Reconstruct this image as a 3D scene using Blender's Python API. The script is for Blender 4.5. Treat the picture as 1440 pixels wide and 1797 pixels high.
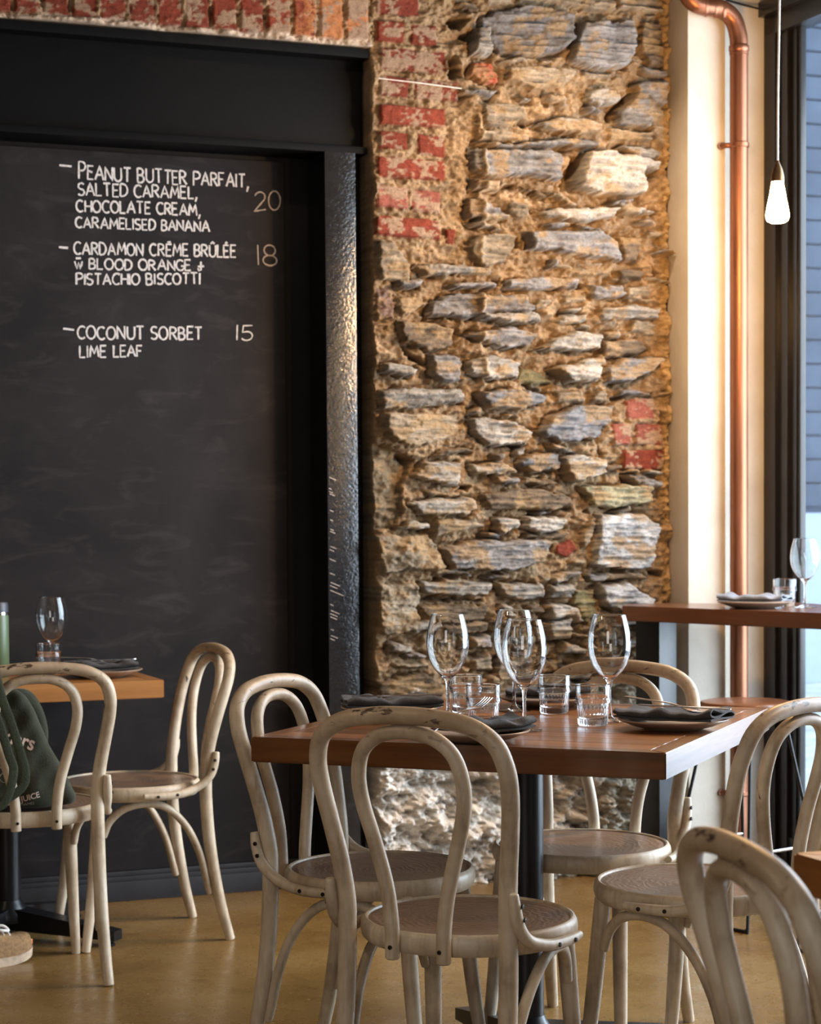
import bpy, bmesh, math, random
import numpy as np
from mathutils import Vector, Matrix
from mathutils.bvhtree import BVHTree

for _o in list(bpy.data.objects):
    bpy.data.objects.remove(_o, do_unlink=True)
SC = bpy.context.scene
COL = SC.collection
random.seed(7)
RNG = np.random.default_rng(11)
R = math.radians

# ------------------------------------------------------------------ frame of the room
# wall coordinates: u runs along the stone wall (to the right), v comes out of it into the room, z is up
TH = R(21.5)
CT, ST = math.cos(TH), math.sin(TH)
OX, OY = 0.0, 6.529
def W(u, v, z=0.0):
    return (OX + u * CT + v * ST, OY + u * ST - v * CT, z)

# ------------------------------------------------------------------ camera
cam_data = bpy.data.cameras.new('camera')
cam = bpy.data.objects.new('camera', cam_data)
COL.objects.link(cam)
cam_data.sensor_fit = 'HORIZONTAL'
cam_data.sensor_width = 24.0
cam_data.lens = 3550.0 / 1440.0 * 24.0
PITCH = R(2.4)
cam_data.shift_y = (900 + 3550 * math.tan(PITCH) - 898.5) / 1440.0
cam.matrix_world = Matrix.Translation((0, 0, 1.22)) @ Matrix.Rotation(R(90) - PITCH, 4, 'X') @ Matrix.Rotation(-0.007, 4, 'Z')
cam_data.dof.use_dof = True
cam_data.dof.focus_distance = 4.15
cam_data.dof.aperture_fstop = 6.3
cam_data.clip_start = 0.05
SC.camera = cam

# ------------------------------------------------------------------ world, lights, exposure
world = bpy.data.worlds.new('overcast_sky')
SC.world = world
world.use_nodes = True
_bg = world.node_tree.nodes['Background']
_bg.inputs[0].default_value = (0.72, 0.85, 1.0, 1)
_bg.inputs[1].default_value = 2.2

def lamp(name, kind, loc, energy, color, target=None, **kw):
    d = bpy.data.lights.new(name, kind)
    d.energy = energy
    d.color = color
    for k, val in kw.items():
        setattr(d, k, val)
    o = bpy.data.objects.new(name, d)
    COL.objects.link(o)
    o.location = loc
    if target is not None:
        o.rotation_euler = (Vector(target) - Vector(loc)).to_track_quat('-Z', 'Y').to_euler()
    return o

DAY = (0.84, 0.92, 1.0)
WARM = (1.0, 0.76, 0.51)
AMBER = (1.0, 0.60, 0.26)
# daylight arriving through the shopfront windows on the right, and from the far shopfront behind the camera on the left
lamp('window_daylight', 'AREA', W(2.3, 1.8, 1.6), 330, DAY, W(0.2, 1.2, 0.8), shape='RECTANGLE', size=2.6, size_y=2.8)
lamp('shopfront_daylight', 'AREA', W(-4.2, 7.6, 1.9), 55, (1.0, 0.97, 0.93), W(-1.3, 0.3, 0.7), shape='RECTANGLE', size=1.6, size_y=2.2)
# warm track spots on the ceiling that graze the stone
lamp('track_spot', 'SPOT', W(0.52, 0.80, 3.2), 105, WARM, W(0.45, 0, 1.3), spot_size=R(80), spot_blend=0.8, shadow_soft_size=0.03)
lamp('track_spot', 'SPOT', W(-0.35, 0.9, 3.2), 11, WARM, W(-0.35, 0, 2.75), spot_size=R(60), spot_blend=0.9, shadow_soft_size=0.03)
lamp('ceiling_fill', 'AREA', W(-1.2, 3.0, 3.22), 9, WARM, W(-1.2, 3.0, 0), shape='RECTANGLE', size=4.0, size_y=3.0)  # added warm ambient fill below the ceiling, not a fixture
# the row of bare pendant bulbs goes on along the window, out of the picture
lamp('pendant_glow', 'POINT', W(0.84, 3.0, 1.91), 40, AMBER, shadow_soft_size=0.035)
lamp('pendant_glow', 'POINT', W(-2.9, 2.6, 2.15), 26, WARM, shadow_soft_size=0.05)
BULB_STRENGTH = 950.0

SC.view_settings.view_transform = 'Standard'
SC.view_settings.look = 'None'
SC.view_settings.gamma = 1.0
SC.view_settings.use_curve_mapping = False
SC.view_settings.exposure = 0.0
SC.cycles.use_denoising = True
SC.cycles.max_bounces = 14
SC.cycles.transmission_bounces = 14
SC.cycles.transparent_max_bounces = 12
SC.cycles.diffuse_bounces = 5
SC.cycles.glossy_bounces = 5
SC.cycles.sample_clamp_indirect = 6.0
SC.cycles.blur_glossy = 0.5

# ------------------------------------------------------------------ materials
def new_mat(name):
    m = bpy.data.materials.new(name)
    m.use_nodes = True
    nt = m.node_tree
    return m, nt, nt.nodes['Principled BSDF']

def coords(nt, scale=(1, 1, 1), kind='Object'):
    tc = nt.nodes.new('ShaderNodeTexCoord')
    mp = nt.nodes.new('ShaderNodeMapping')
    mp.inputs['Scale'].default_value = scale
    nt.links.new(tc.outputs[kind], mp.inputs['Vector'])
    return mp.outputs['Vector']

def noise(nt, vec, scale, detail=4, rough=0.55, dist=0.0):
    n = nt.nodes.new('ShaderNodeTexNoise')
    n.inputs['Scale'].default_value = scale
    n.inputs['Detail'].default_value = detail
    n.inputs['Roughness'].default_value = rough
    n.inputs['Distortion'].default_value = dist
    if vec is not None:
        nt.links.new(vec, n.inputs['Vector'])
    return n.outputs['Fac']

def ramp(nt, fac, stops):
    n = nt.nodes.new('ShaderNodeValToRGB')
    e = n.color_ramp.elements
    while len(e) < len(stops):
        e.new(0.5)
    for el, (p, c) in zip(e, stops):
        el.position = p
        el.color = (c[0], c[1], c[2], 1) if not isinstance(c, (int, float)) else (c, c, c, 1)
    nt.links.new(fac, n.inputs['Fac'])
    return n.outputs['Color']

def mix(nt, fac, a, b, mode='MIX'):
    n = nt.nodes.new('ShaderNodeMix')
    n.data_type = 'RGBA'
    n.blend_type = mode
    for sock, val in ((n.inputs[0], fac), (n.inputs[6], a), (n.inputs[7], b)):
        if isinstance(val, (int, float)):
            sock.default_value = val
        elif isinstance(val, tuple):
            sock.default_value = (val[0], val[1], val[2], 1)
        else:
            nt.links.new(val, sock)
    return n.outputs[2]

def math_node(nt, op, a, b=0.0):
    n = nt.nodes.new('ShaderNodeMath')
    n.operation = op
    for sock, val in ((n.inputs[0], a), (n.inputs[1], b)):
        if isinstance(val, (int, float)):
            sock.default_value = val
        else:
            nt.links.new(val, sock)
    return n.outputs[0]

def bump(nt, bsdf, height, strength=0.3, dist=0.01):
    n = nt.nodes.new('ShaderNodeBump')
    n.inputs['Strength'].default_value = strength
    n.inputs['Distance'].default_value = dist
    nt.links.new(height, n.inputs['Height'])
    nt.links.new(n.outputs['Normal'], bsdf.inputs['Normal'])

def simple(name, color, rough=0.5, metal=0.0, spec=0.5, noise_scale=None, noise_amt=0.25, bump_s=0.0, coat=0.0):
    m, nt, b = new_mat(name)
    b.inputs['Roughness'].default_value = rough
    b.inputs['Metallic'].default_value = metal
    b.inputs['Specular IOR Level'].default_value = spec
    b.inputs['Coat Weight'].default_value = coat
    if noise_scale:
        v = coords(nt)
        f = noise(nt, v, noise_scale, 5, 0.6)
        lo = tuple(c * (1 - noise_amt) for c in color)
        hi = tuple(min(1, c * (1 + noise_amt)) for c in color)
        nt.links.new(ramp(nt, f, [(0.3, lo), (0.7, hi)]), b.inputs['Base Color'])
        if bump_s:
            bump(nt, b, f, bump_s, 0.004)
    else:
        b.inputs['Base Color'].default_value = (*color, 1)
    return m

def wood(name, axis, lo, mid, hi, rough=0.32, coat=0.35, attr=None):
    m, nt, b = new_mat(name)
    sc = [26, 26, 26]
    sc[axis] = 1.6
    v = coords(nt, tuple(sc))
    f = noise(nt, v, 1.0, 6, 0.6, 0.6)
    sc2 = [90, 90, 90]
    sc2[axis] = 5
    f2 = noise(nt, coords(nt, tuple(sc2)), 1.0, 3, 0.6)
    col = ramp(nt, f, [(0.25, lo), (0.5, mid), (0.75, hi)])
    col = mix(nt, math_node(nt, 'MULTIPLY', f2, 0.55), col, lo)
    if attr:
        a = nt.nodes.new('ShaderNodeAttribute')
        a.attribute_name = attr
        col = mix(nt, 1.0, col, a.outputs['Color'], 'MULTIPLY')
    nt.links.new(col, b.inputs['Base Color'])
    nt.links.new(math_node(nt, 'ADD', math_node(nt, 'MULTIPLY', f2, 0.2), rough - 0.1), b.inputs['Roughness'])
    b.inputs['Coat Weight'].default_value = coat
    b.inputs['Coat Roughness'].default_value = 0.14
    bump(nt, b, f2, 0.12, 0.002)
    return m

def make_cream():
    # worn cream paint on beech: stained and chipped to dark wood along the tops of the hoops
    m, nt, b = new_mat('worn_cream_paint')
    v = coords(nt)
    f = noise(nt, v, 9, 5, 0.6)
    col = ramp(nt, f, [(0.3, (0.33, 0.25, 0.165)), (0.5, (0.52, 0.42, 0.30)), (0.72, (0.66, 0.565, 0.435))])
    g = noise(nt, coords(nt, (60, 60, 9)), 1.0, 4, 0.65)
    col = mix(nt, ramp(nt, g, [(0.50, 0.0), (0.72, 0.6)]), col, (0.27, 0.19, 0.12))
    sep = nt.nodes.new('ShaderNodeSeparateXYZ')
    nt.links.new(v, sep.inputs[0])
    top = nt.nodes.new('ShaderNodeMapRange')
    top.inputs['From Min'].default_value = 0.79
    top.inputs['From Max'].default_value = 0.86
    nt.links.new(sep.outputs['Z'], top.inputs['Value'])
    col = mix(nt, math_node(nt, 'MULTIPLY', top.outputs[0], 0.5), col, (0.36, 0.24, 0.14))
    ch = noise(nt, coords(nt, (22, 60, 70)), 1.0, 5, 0.62, 0.4)
    chip = math_node(nt, 'MULTIPLY', ramp(nt, ch, [(0.60, 0.0), (0.64, 1.0)]), top.outputs[0])
    ch2 = noise(nt, coords(nt, (38, 38, 14)), 1.0, 3, 0.5)
    chip2 = ramp(nt, ch2, [(0.735, 0.0), (0.755, 1.0)])
    col = mix(nt, math_node(nt, 'MAXIMUM', chip, chip2), col, (0.06, 0.035, 0.02))
    nt.links.new(col, b.inputs['Base Color'])
    b.inputs['Roughness'].default_value = 0.42
    b.inputs['Specular IOR Level'].default_value = 0.4
    bump(nt, b, g, 0.15, 0.002)
    return m

def make_seat():
    m, nt, b = new_mat('embossed_seat_veneer')
    v = coords(nt)
    f = noise(nt, v, 14, 5, 0.6)
    col = ramp(nt, f, [(0.3, (0.20, 0.125, 0.08)), (0.7, (0.30, 0.20, 0.135))])
    w = nt.nodes.new('ShaderNodeTexWave')
    w.wave_type = 'RINGS'
    w.rings_direction = 'Z'
    w.inputs['Scale'].default_value = 22
    w.inputs['Distortion'].default_value = 9
    w.inputs['Detail'].default_value = 2
    w.inputs['Detail Scale'].default_value = 1.6
    nt.links.new(v, w.inputs['Vector'])
    col = mix(nt, ramp(nt, w.outputs['Fac'], [(0.0, 0.5), (0.3, 0.0)]), col, (0.12, 0.07, 0.045))
    nt.links.new(col, b.inputs['Base Color'])
    b.inputs['Roughness'].default_value = 0.33
    bump(nt, b, w.outputs['Fac'], 0.22, 0.002)
    return m

def make_floor():
    m, nt, b = new_mat('polished_concrete')
    v = coords(nt)
    big = noise(nt, v, 1.7, 6, 0.6, 0.3)
    mid_ = noise(nt, v, 11, 5, 0.6)
    col = ramp(nt, big, [(0.3, (0.125, 0.065, 0.017)), (0.5, (0.205, 0.115, 0.034)), (0.7, (0.295, 0.185, 0.07))])
    col = mix(nt, math_node(nt, 'MULTIPLY', mid_, 0.5), col, (0.17, 0.10, 0.03))
    vo = nt.nodes.new('ShaderNodeTexVoronoi')
    vo.inputs['Scale'].default_value = 110
    nt.links.new(v, vo.inputs['Vector'])
    spk = noise(nt, v, 55, 2, 0.5)
    col = mix(nt, math_node(nt, 'MULTIPLY', ramp(nt, vo.outputs['Distance'], [(0.12, 1.0), (0.3, 0.0)]), ramp(nt, spk, [(0.45, 0.0), (0.55, 0.85)])), col, (0.06, 0.035, 0.015))
    spl = noise(nt, v, 70, 2, 0.5)
    col = mix(nt, ramp(nt, spl, [(0.68, 0.0), (0.74, 0.45)]), col, (0.5, 0.36, 0.2))
    nt.links.new(col, b.inputs['Base Color'])
    nt.links.new(ramp(nt, mid_, [(0.3, 0.20), (0.7, 0.36)]), b.inputs['Roughness'])
    b.inputs['Specular IOR Level'].default_value = 0.5
    bump(nt, b, mid_, 0.06, 0.004)
    return m

def make_board():
    m, nt, b = new_mat('chalkboard_paint')
    v = coords(nt)
    f = noise(nt, v, 2.2, 6, 0.6, 0.8)
    f2 = noise(nt, coords(nt, (3, 3, 9)), 1.5, 5, 0.65, 1.2)
    col = ramp(nt, f, [(0.35, (0.010, 0.0085, 0.009)), (0.7, (0.022, 0.0185, 0.019))])
    col = mix(nt, ramp(nt, f2, [(0.52, 0.0), (0.8, 0.5)]), col, (0.055, 0.047, 0.046))
    nt.links.new(col, b.inputs['Base Color'])
    b.inputs['Roughness'].default_value = 0.75
    b.inputs['Specular IOR Level'].default_value = 0.18
    return m

def make_steel():
    m, nt, b = new_mat('black_painted_steel')
    v = coords(nt)
    f = noise(nt, v, 120, 3, 0.6)
    g = noise(nt, v, 30, 4, 0.6)
    nt.links.new(ramp(nt, g, [(0.3, (0.004, 0.004, 0.005)), (0.75, (0.010, 0.010, 0.012))]), b.inputs['Base Color'])
    b.inputs['Roughness'].default_value = 0.16
    b.inputs['Specular IOR Level'].default_value = 0.8
    bump(nt, b, math_node(nt, 'ADD', f, g), 0.30, 0.004)
    return m

def make_masonry():
    # stone, brick and mortar colours come from the wall's own colour attribute; grain is added here
    m, nt, b = new_mat('rubble_stone_and_brick')
    a = nt.nodes.new('ShaderNodeAttribute')
    a.attribute_name = 'mineral'
    v = coords(nt)
    f = noise(nt, coords(nt, (40, 40, 130)), 1.0, 6, 0.7, 0.3)
    g = noise(nt, v, 160, 5, 0.7)
    col = mix(nt, 1.0, a.outputs['Color'], ramp(nt, f, [(0.28, 0.72), (0.5, 1.0), (0.75, 1.2)]), 'MULTIPLY')
    col = mix(nt, 0.8, col, ramp(nt, g, [(0.3, 0.65), (0.7, 1.2)]), 'MULTIPLY')
    nt.links.new(col, b.inputs['Base Color'])
    b.inputs['Roughness'].default_value = 0.85
    b.inputs['Specular IOR Level'].default_value = 0.2
    bump(nt, b, math_node(nt, 'ADD', math_node(nt, 'MULTIPLY', f, 0.8), g), 0.7, 0.008)
    return m

def make_plaster():
    m, nt, b = new_mat('lime_washed_plaster')
    v = coords(nt)
    f = noise(nt, v, 6, 6, 0.6)
    g = noise(nt, v, 17, 5, 0.7, 1.5)
    col = ramp(nt, f, [(0.3, (0.45, 0.395, 0.325)), (0.7, (0.55, 0.50, 0.43))])
    col = mix(nt, ramp(nt, g, [(0.66, 0.0), (0.72, 0.55)]), col, (0.40, 0.30, 0.20))
    nt.links.new(col, b.inputs['Base Color'])
    b.inputs['Roughness'].default_value = 0.75
    bump(nt, b, math_node(nt, 'ADD', f, g), 0.25, 0.006)
    return m

def make_copper():
    m, nt, b = new_mat('aged_copper')
    v = coords(nt, (30, 30, 3))
    f = noise(nt, v, 1.0, 5, 0.6)
    nt.links.new(ramp(nt, f, [(0.3, (0.17, 0.064, 0.033)), (0.7, (0.30, 0.12, 0.062))]), b.inputs['Base Color'])
    b.inputs['Metallic'].default_value = 0.75
    nt.links.new(ramp(nt, f, [(0.3, 0.3), (0.7, 0.48)]), b.inputs['Roughness'])
    return m

def make_glass(name, tint=(1, 1, 1)):
    m, nt, b = new_mat(name)
    b.inputs['Base Color'].default_value = (*tint, 1)
    b.inputs['Transmission Weight'].default_value = 1.0
    b.inputs['Roughness'].default_value = 0.0
    b.inputs['IOR'].default_value = 1.48
    return m

def make_pane():
    m = bpy.data.materials.new('window_glass')
    m.use_nodes = True
    nt = m.node_tree
    nt.nodes.clear()
    out = nt.nodes.new('ShaderNodeOutputMaterial')
    tr = nt.nodes.new('ShaderNodeBsdfTransparent')
    tr.inputs[0].default_value = (0.93, 0.97, 1.0, 1)
    gl = nt.nodes.new('ShaderNodeBsdfGlossy')
    gl.inputs['Roughness'].default_value = 0.03
    mx = nt.nodes.new('ShaderNodeMixShader')
    lw = nt.nodes.new('ShaderNodeLayerWeight')
    lw.inputs[0].default_value = 0.5
    fr = math_node(nt, 'ADD', math_node(nt, 'MULTIPLY', math_node(nt, 'POWER', lw.outputs['Facing'], 4.0), 0.5), 0.03)
    nt.links.new(fr, mx.inputs[0])
    nt.links.new(tr.outputs[0], mx.inputs[1])
    nt.links.new(gl.outputs[0], mx.inputs[2])
    nt.links.new(mx.outputs[0], out.inputs[0])
    return m

def make_emit(name, color, strength):
    m, nt, b = new_mat(name)
    b.inputs['Base Color'].default_value = (1, 0.9, 0.75, 1)
    b.inputs['Emission Color'].default_value = (*color, 1)
    b.inputs['Emission Strength'].default_value = strength
    return m

def make_cloth(name, lo, hi, stripe=False):
    m, nt, b = new_mat(name)
    v = coords(nt)
    f = noise(nt, v, 260, 2, 0.5)
    g = noise(nt, v, 18, 4, 0.6)
    col = ramp(nt, math_node(nt, 'ADD', math_node(nt, 'MULTIPLY', f, 0.5), math_node(nt, 'MULTIPLY', g, 0.5)), [(0.35, lo), (0.65, hi)])
    nt.links.new(col, b.inputs['Base Color'])
    b.inputs['Roughness'].default_value = 0.9
    b.inputs['Sheen Weight'].default_value = 0.1
    bump(nt, b, math_node(nt, 'ADD', f, g), 0.3, 0.003)
    return m

M = dict(
    cream=make_cream(), seat=make_seat(), floor=make_floor(), beam=simple('black_matt_beam', (0.003, 0.003, 0.0032), 0.55, 0.0, 0.08, noise_scale=60), board=make_board(), steel=make_steel(),
    masonry=make_masonry(), plaster=make_plaster(), copper=make_copper(), glass=make_glass('clear_glass', (0.985, 0.99, 0.985)), pane=make_pane(),
    screw=simple('dark_screw', (0.03, 0.022, 0.016), 0.4, 0.6, noise_scale=200),
    wood_x=wood('table_wood_along', 0, (0.12, 0.036, 0.008), (0.33, 0.115, 0.026), (0.52, 0.22, 0.058), attr='tone'),
    wood_y=wood('table_wood_across', 1, (0.13, 0.042, 0.010), (0.32, 0.12, 0.030), (0.47, 0.21, 0.06), coat=0.8, attr='tone'),
    wood_d=wood('bar_wood', 0, (0.075, 0.026, 0.011), (0.13, 0.05, 0.022), (0.2, 0.085, 0.038)),
    wood_s=wood('stool_wood', 0, (0.13, 0.05, 0.02), (0.22, 0.09, 0.04), (0.3, 0.14, 0.065)),
    wood_l=wood('honey_wood', 0, (0.33, 0.13, 0.035), (0.50, 0.22, 0.065), (0.6, 0.3, 0.1), attr='tone'),
    black=simple('black_powder_coat', (0.007, 0.007, 0.008), 0.33, 0.0, 0.4, noise_scale=40),
    rod=simple('black_steel_rod', (0.012, 0.012, 0.013), 0.35, 0.3, 0.5, noise_scale=60),
    chrome=simple('worn_chrome', (0.55, 0.55, 0.56), 0.25, 1.0, noise_scale=40),
    cutlery=simple('stainless_cutlery', (0.62, 0.60, 0.57), 0.18, 1.0, noise_scale=90, noise_amt=0.1),
    blackwall=simple('black_wall_paint', (0.006, 0.006, 0.006), 0.7, 0.0, 0.2, noise_scale=12),
    skirting=simple('charcoal_skirting', (0.016, 0.016, 0.019), 0.45, 0.0, 0.5, noise_scale=14),
    ceiling=simple('painted_ceiling', (0.16, 0.14, 0.12), 0.9, noise_scale=3),
    walls=simple('dark_wall_paint', (0.075, 0.062, 0.05), 0.85, noise_scale=3),
    frame=simple('dark_bronze_frame', (0.010, 0.008, 0.0075), 0.28, 0.0, 0.4, noise_scale=30),
    plate=simple('taupe_glazed_plate', (0.30, 0.22, 0.165), 0.28, 0.0, 0.5, noise_scale=30, noise_amt=0.15),
    napkin=make_cloth('charcoal_linen', (0.022, 0.019, 0.019), (0.055, 0.048, 0.047)),
    napkin_b=make_cloth('blue_grey_linen', (0.12, 0.135, 0.165), (0.22, 0.24, 0.28)),
    bag=make_cloth('dark_green_canvas', (0.014, 0.017, 0.007), (0.032, 0.037, 0.016)),
    strap=make_cloth('dark_green_webbing', (0.018, 0.025, 0.012), (0.05, 0.062, 0.032)),
    print=simple('pale_pink_print', (0.72, 0.58, 0.52), 0.8, noise_scale=120, noise_amt=0.1),
    print_d=simple('faint_print', (0.36, 0.33, 0.28), 0.8, noise_scale=120),
    chalk=simple('white_chalk', (0.62, 0.58, 0.55), 0.95, 0.0, 0.1, noise_scale=160, noise_amt=0.3),
    chalk_d=simple('thin_chalk', (0.40, 0.33, 0.28), 0.95, 0.0, 0.1, noise_scale=160, noise_amt=0.3),
    bottle=simple('sage_green_enamel', (0.085, 0.13, 0.06), 0.4, 0.0, 0.5, noise_scale=25, noise_amt=0.08),
    cap=simple('slate_blue_cap', (0.035, 0.04, 0.055), 0.45, noise_scale=30),
    suede=simple('tan_suede', (0.26, 0.155, 0.075), 0.95, 0.0, 0.2, noise_scale=120, noise_amt=0.3, bump_s=0.3),
    sole=simple('gum_sole', (0.48, 0.36, 0.25), 0.7, noise_scale=60),
    orange=simple('orange_rubber', (0.75, 0.22, 0.08), 0.6, noise_scale=60),
    lace=simple('white_lace', (0.72, 0.69, 0.64), 0.9, noise_scale=100),
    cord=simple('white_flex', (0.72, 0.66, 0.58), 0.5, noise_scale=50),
    brass=simple('brass_socket', (0.16, 0.09, 0.04), 0.35, 0.8, noise_scale=50),
    bulb=make_emit('lit_bulb', (1.0, 0.54, 0.17), BULB_STRENGTH),
    facade=None,
)
M['facade'] = simple('painted_facade', (0.14, 0.175, 0.24), 0.8, noise_scale=2, noise_amt=0.2)
M['facade_pale'] = simple('pale_render', (0.66, 0.75, 0.88), 0.8, noise_scale=2, noise_amt=0.12)
M['paving'] = simple('paving', (0.72, 0.74, 0.77), 0.85, noise_scale=4)

# ------------------------------------------------------------------ mesh helpers
def mesh_obj(name, verts, faces, mat, parent=None, smooth=True, angle=40):
    me = bpy.data.meshes.new(name)
    me.from_pydata([tuple(map(float, v)) for v in verts], [], [tuple(int(i) for i in f) for f in faces])
    me.update()
    return link_mesh(name, me, mat, parent, smooth, angle)

def link_mesh(name, me, mat, parent=None, smooth=True, angle=40):
    if mat is not None:
        me.materials.append(mat)
    if smooth:
        me.polygons.foreach_set('use_smooth', [True] * len(me.polygons))
        try:
            me.set_sharp_from_angle(angle=R(angle))
        except Exception:
            pass
    o = bpy.data.objects.new(name, me)
    COL.objects.link(o)
    if parent is not None:
        o.parent = parent
    return o

def bm_obj(name, bm, mat, parent=None, smooth=True, angle=40):
    bmesh.ops.recalc_face_normals(bm, faces=bm.faces)
    me = bpy.data.meshes.new(name)
    bm.to_mesh(me)
    bm.free()
    return link_mesh(name, me, mat, parent, smooth, angle)

def structure(o):
    o['kind'] = 'structure'
    return o

def tag(o, label, category, group=None):
    o['label'] = label
    o['category'] = category
    if group:
        o['group'] = group
    return o

def thing(name, label, category, loc=(0, 0, 0), rz=0.0, group=None):
    o = bpy.data.objects.new(name, None)
    o.empty_display_size = 0.1
    COL.objects.link(o)
    o.location = loc
    o.rotation_euler = (0, 0, rz)
    return tag(o, label, category, group)

def copy_tree(o, parent=None):
    c = o.copy()
    COL.objects.link(c)
    if parent is not None:
        c.parent = parent
    for ch in list(o.children):
        copy_tree(ch, c)
    return c

def catmull(pts, n):
    pts = [np.array(p, float) for p in pts]
    P = [2 * pts[0] - pts[1]] + pts + [2 * pts[-1] - pts[-2]]
    out = []
    for i in range(1, len(P) - 2):
        p0, p1, p2, p3 = P[i - 1], P[i], P[i + 1], P[i + 2]
        for k in range(n):
            t = k / n
            out.append(0.5 * ((2 * p1) + (-p0 + p2) * t + (2 * p0 - 5 * p1 + 4 * p2 - p3) * t * t + (-p0 + 3 * p1 - 3 * p2 + p3) * t ** 3))
    out.append(P[-2])
    return out

def sweep(pts, radii, seg=14, sub=6, squash=1.0, up=None, cap=True, raw=False):
    """Round (or squashed) bar along a smooth path; returns verts, faces."""
    if raw:
        path, rad = [np.array(p, float) for p in pts], list(radii)
    else:
        n = len(pts)
        rr = list(radii) if hasattr(radii, '__len__') else [radii] * n
        full = catmull([(*p, r) for p, r in zip(pts, rr)], sub)
        path, rad = [q[:3] for q in full], [q[3] for q in full]
    m = len(path)
    tang = []
    for i in range(m):
        t = path[min(i + 1, m - 1)] - path[max(i - 1, 0)]
        tang.append(t / (np.linalg.norm(t) + 1e-12))
    ref = np.array(up if up is not None else (0.13, 0.31, 0.94))
    nrm = np.cross(tang[0], ref)
    if np.linalg.norm(nrm) < 1e-4:
        nrm = np.cross(tang[0], (1, 0, 0))
    nrm /= np.linalg.norm(nrm)
    verts, faces = [], []
    prof = []
    for i in range(m):
        if up is not None:
            nn = np.cross(tang[i], ref)
            if np.linalg.norm(nn) > 1e-3:
                nrm = nn / np.linalg.norm(nn)
        else:
            nrm = nrm - tang[i] * np.dot(nrm, tang[i])
            nrm /= np.linalg.norm(nrm) + 1e-12
        b = np.cross(tang[i], nrm)
        prof.append((path[i], nrm.copy(), b, rad[i]))
    rows = []
    def ring(c, nn, b, r):
        i0 = len(verts)
        for k in range(seg):
            a = 2 * math.pi * k / seg
            verts.append(c + nn * (r * math.cos(a)) * squash + b * (r * math.sin(a)))
        rows.append(i0)
    if cap:
        c, nn, b, r = prof[0]
        ring(c + tang[0] * 0.0, nn, b, r * 0.8)
        ring(c + tang[0] * r * 0.18, nn, b, r)
    for q in (prof[1:-1] if cap else prof):
        ring(*q)
    if cap:
        c, nn, b, r = prof[-1]
        ring(c - tang[-1] * r * 0.18, nn, b, r)
        ring(c, nn, b, r * 0.8)
    for a, b2 in zip(rows[:-1], rows[1:]):
        for k in range(seg):
            k2 = (k + 1) % seg
            faces.append((a + k, a + k2, b2 + k2, b2 + k))
    faces.append(tuple(reversed(range(rows[0], rows[0] + seg))))
    faces.append(tuple(range(rows[-1], rows[-1] + seg)))
    return verts, faces

def join(*parts):
    V, F = [], []
    for v, f in parts:
        o = len(V)
        V += list(v)
        F += [tuple(i + o for i in q) for q in f]
    return V, F

def lathe(profile, seg=48, mod=None):
    verts, faces, rows = [], [], []
    for r, z in profile:
        if r < 1e-6:
            rows.append([len(verts)])
            verts.append((0, 0, z))
        else:
            row = []
            for k in range(seg):
                a = 2 * math.pi * k / seg
                rr = r * (mod(a, r, z) if mod else 1.0)
                row.append(len(verts))
                verts.append((rr * math.cos(a), rr * math.sin(a), z))
            rows.append(row)
    for a, b in zip(rows[:-1], rows[1:]):
        for k in range(seg):
            k2 = (k + 1) % seg
            if len(a) == 1 and len(b) > 1:
                faces.append((a[0], b[k2], b[k]))
            elif len(b) == 1 and len(a) > 1:
                faces.append((a[k], a[k2], b[0]))
            elif len(a) > 1:
                faces.append((a[k], a[k2], b[k2], b[k]))
    return verts, faces

def bevel_box(x0, x1, y0, y1, z0, z1, bev=0.003, seg=2):
    bm = bmesh.new()
    bmesh.ops.create_cube(bm, size=1)
    for v in bm.verts:
        v.co = Vector(((x0 + x1) / 2 + v.co.x * (x1 - x0), (y0 + y1) / 2 + v.co.y * (y1 - y0), (z0 + z1) / 2 + v.co.z * (z1 - z0)))
    if bev > 0:
        bmesh.ops.bevel(bm, geom=bm.edges[:], offset=bev, segments=seg, profile=0.7, affect='EDGES')
    V = [tuple(v.co) for v in bm.verts]
    bm.verts.index_update()
    F = [tuple(v.index for v in f.verts) for f in bm.faces]
    bm.free()
    return V, F

def wbox(u0, u1, v0, v1, z0, z1, bev=0.003):
    V, F = bevel_box(u0, u1, v0, v1, z0, z1, bev)
    # (u, v) is a mirrored frame, so flip the faces
    return [W(*p) for p in V], [tuple(reversed(f)) for f in F]

def prism(poly, z0, z1, bev=0.0):
    bm = bmesh.new()
    vs = [bm.verts.new((x, y, z0)) for x, y in poly]
    f = bm.faces.new(vs)
    r = bmesh.ops.extrude_face_region(bm, geom=[f])
    for g in r['geom']:
        if isinstance(g, bmesh.types.BMVert):
            g.co.z = z1
    bmesh.ops.recalc_face_normals(bm, faces=bm.faces)
    if bev:
        bmesh.ops.bevel(bm, geom=bm.edges[:], offset=bev, segments=2, affect='EDGES')
    bm.verts.index_update()
    V = [tuple(v.co) for v in bm.verts]
    F = [tuple(v.index for v in q.verts) for q in bm.faces]
    bm.free()
    return V, F

def paint(o, name, cols):
    """Per-vertex colour attribute (albedo or plank tone)."""
    a = o.data.color_attributes.new(name, 'FLOAT_COLOR', 'POINT')
    c = np.ones((len(o.data.vertices), 4), np.float32)
    c[:, :3] = cols
    a.data.foreach_set('color', c.ravel())

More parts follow.
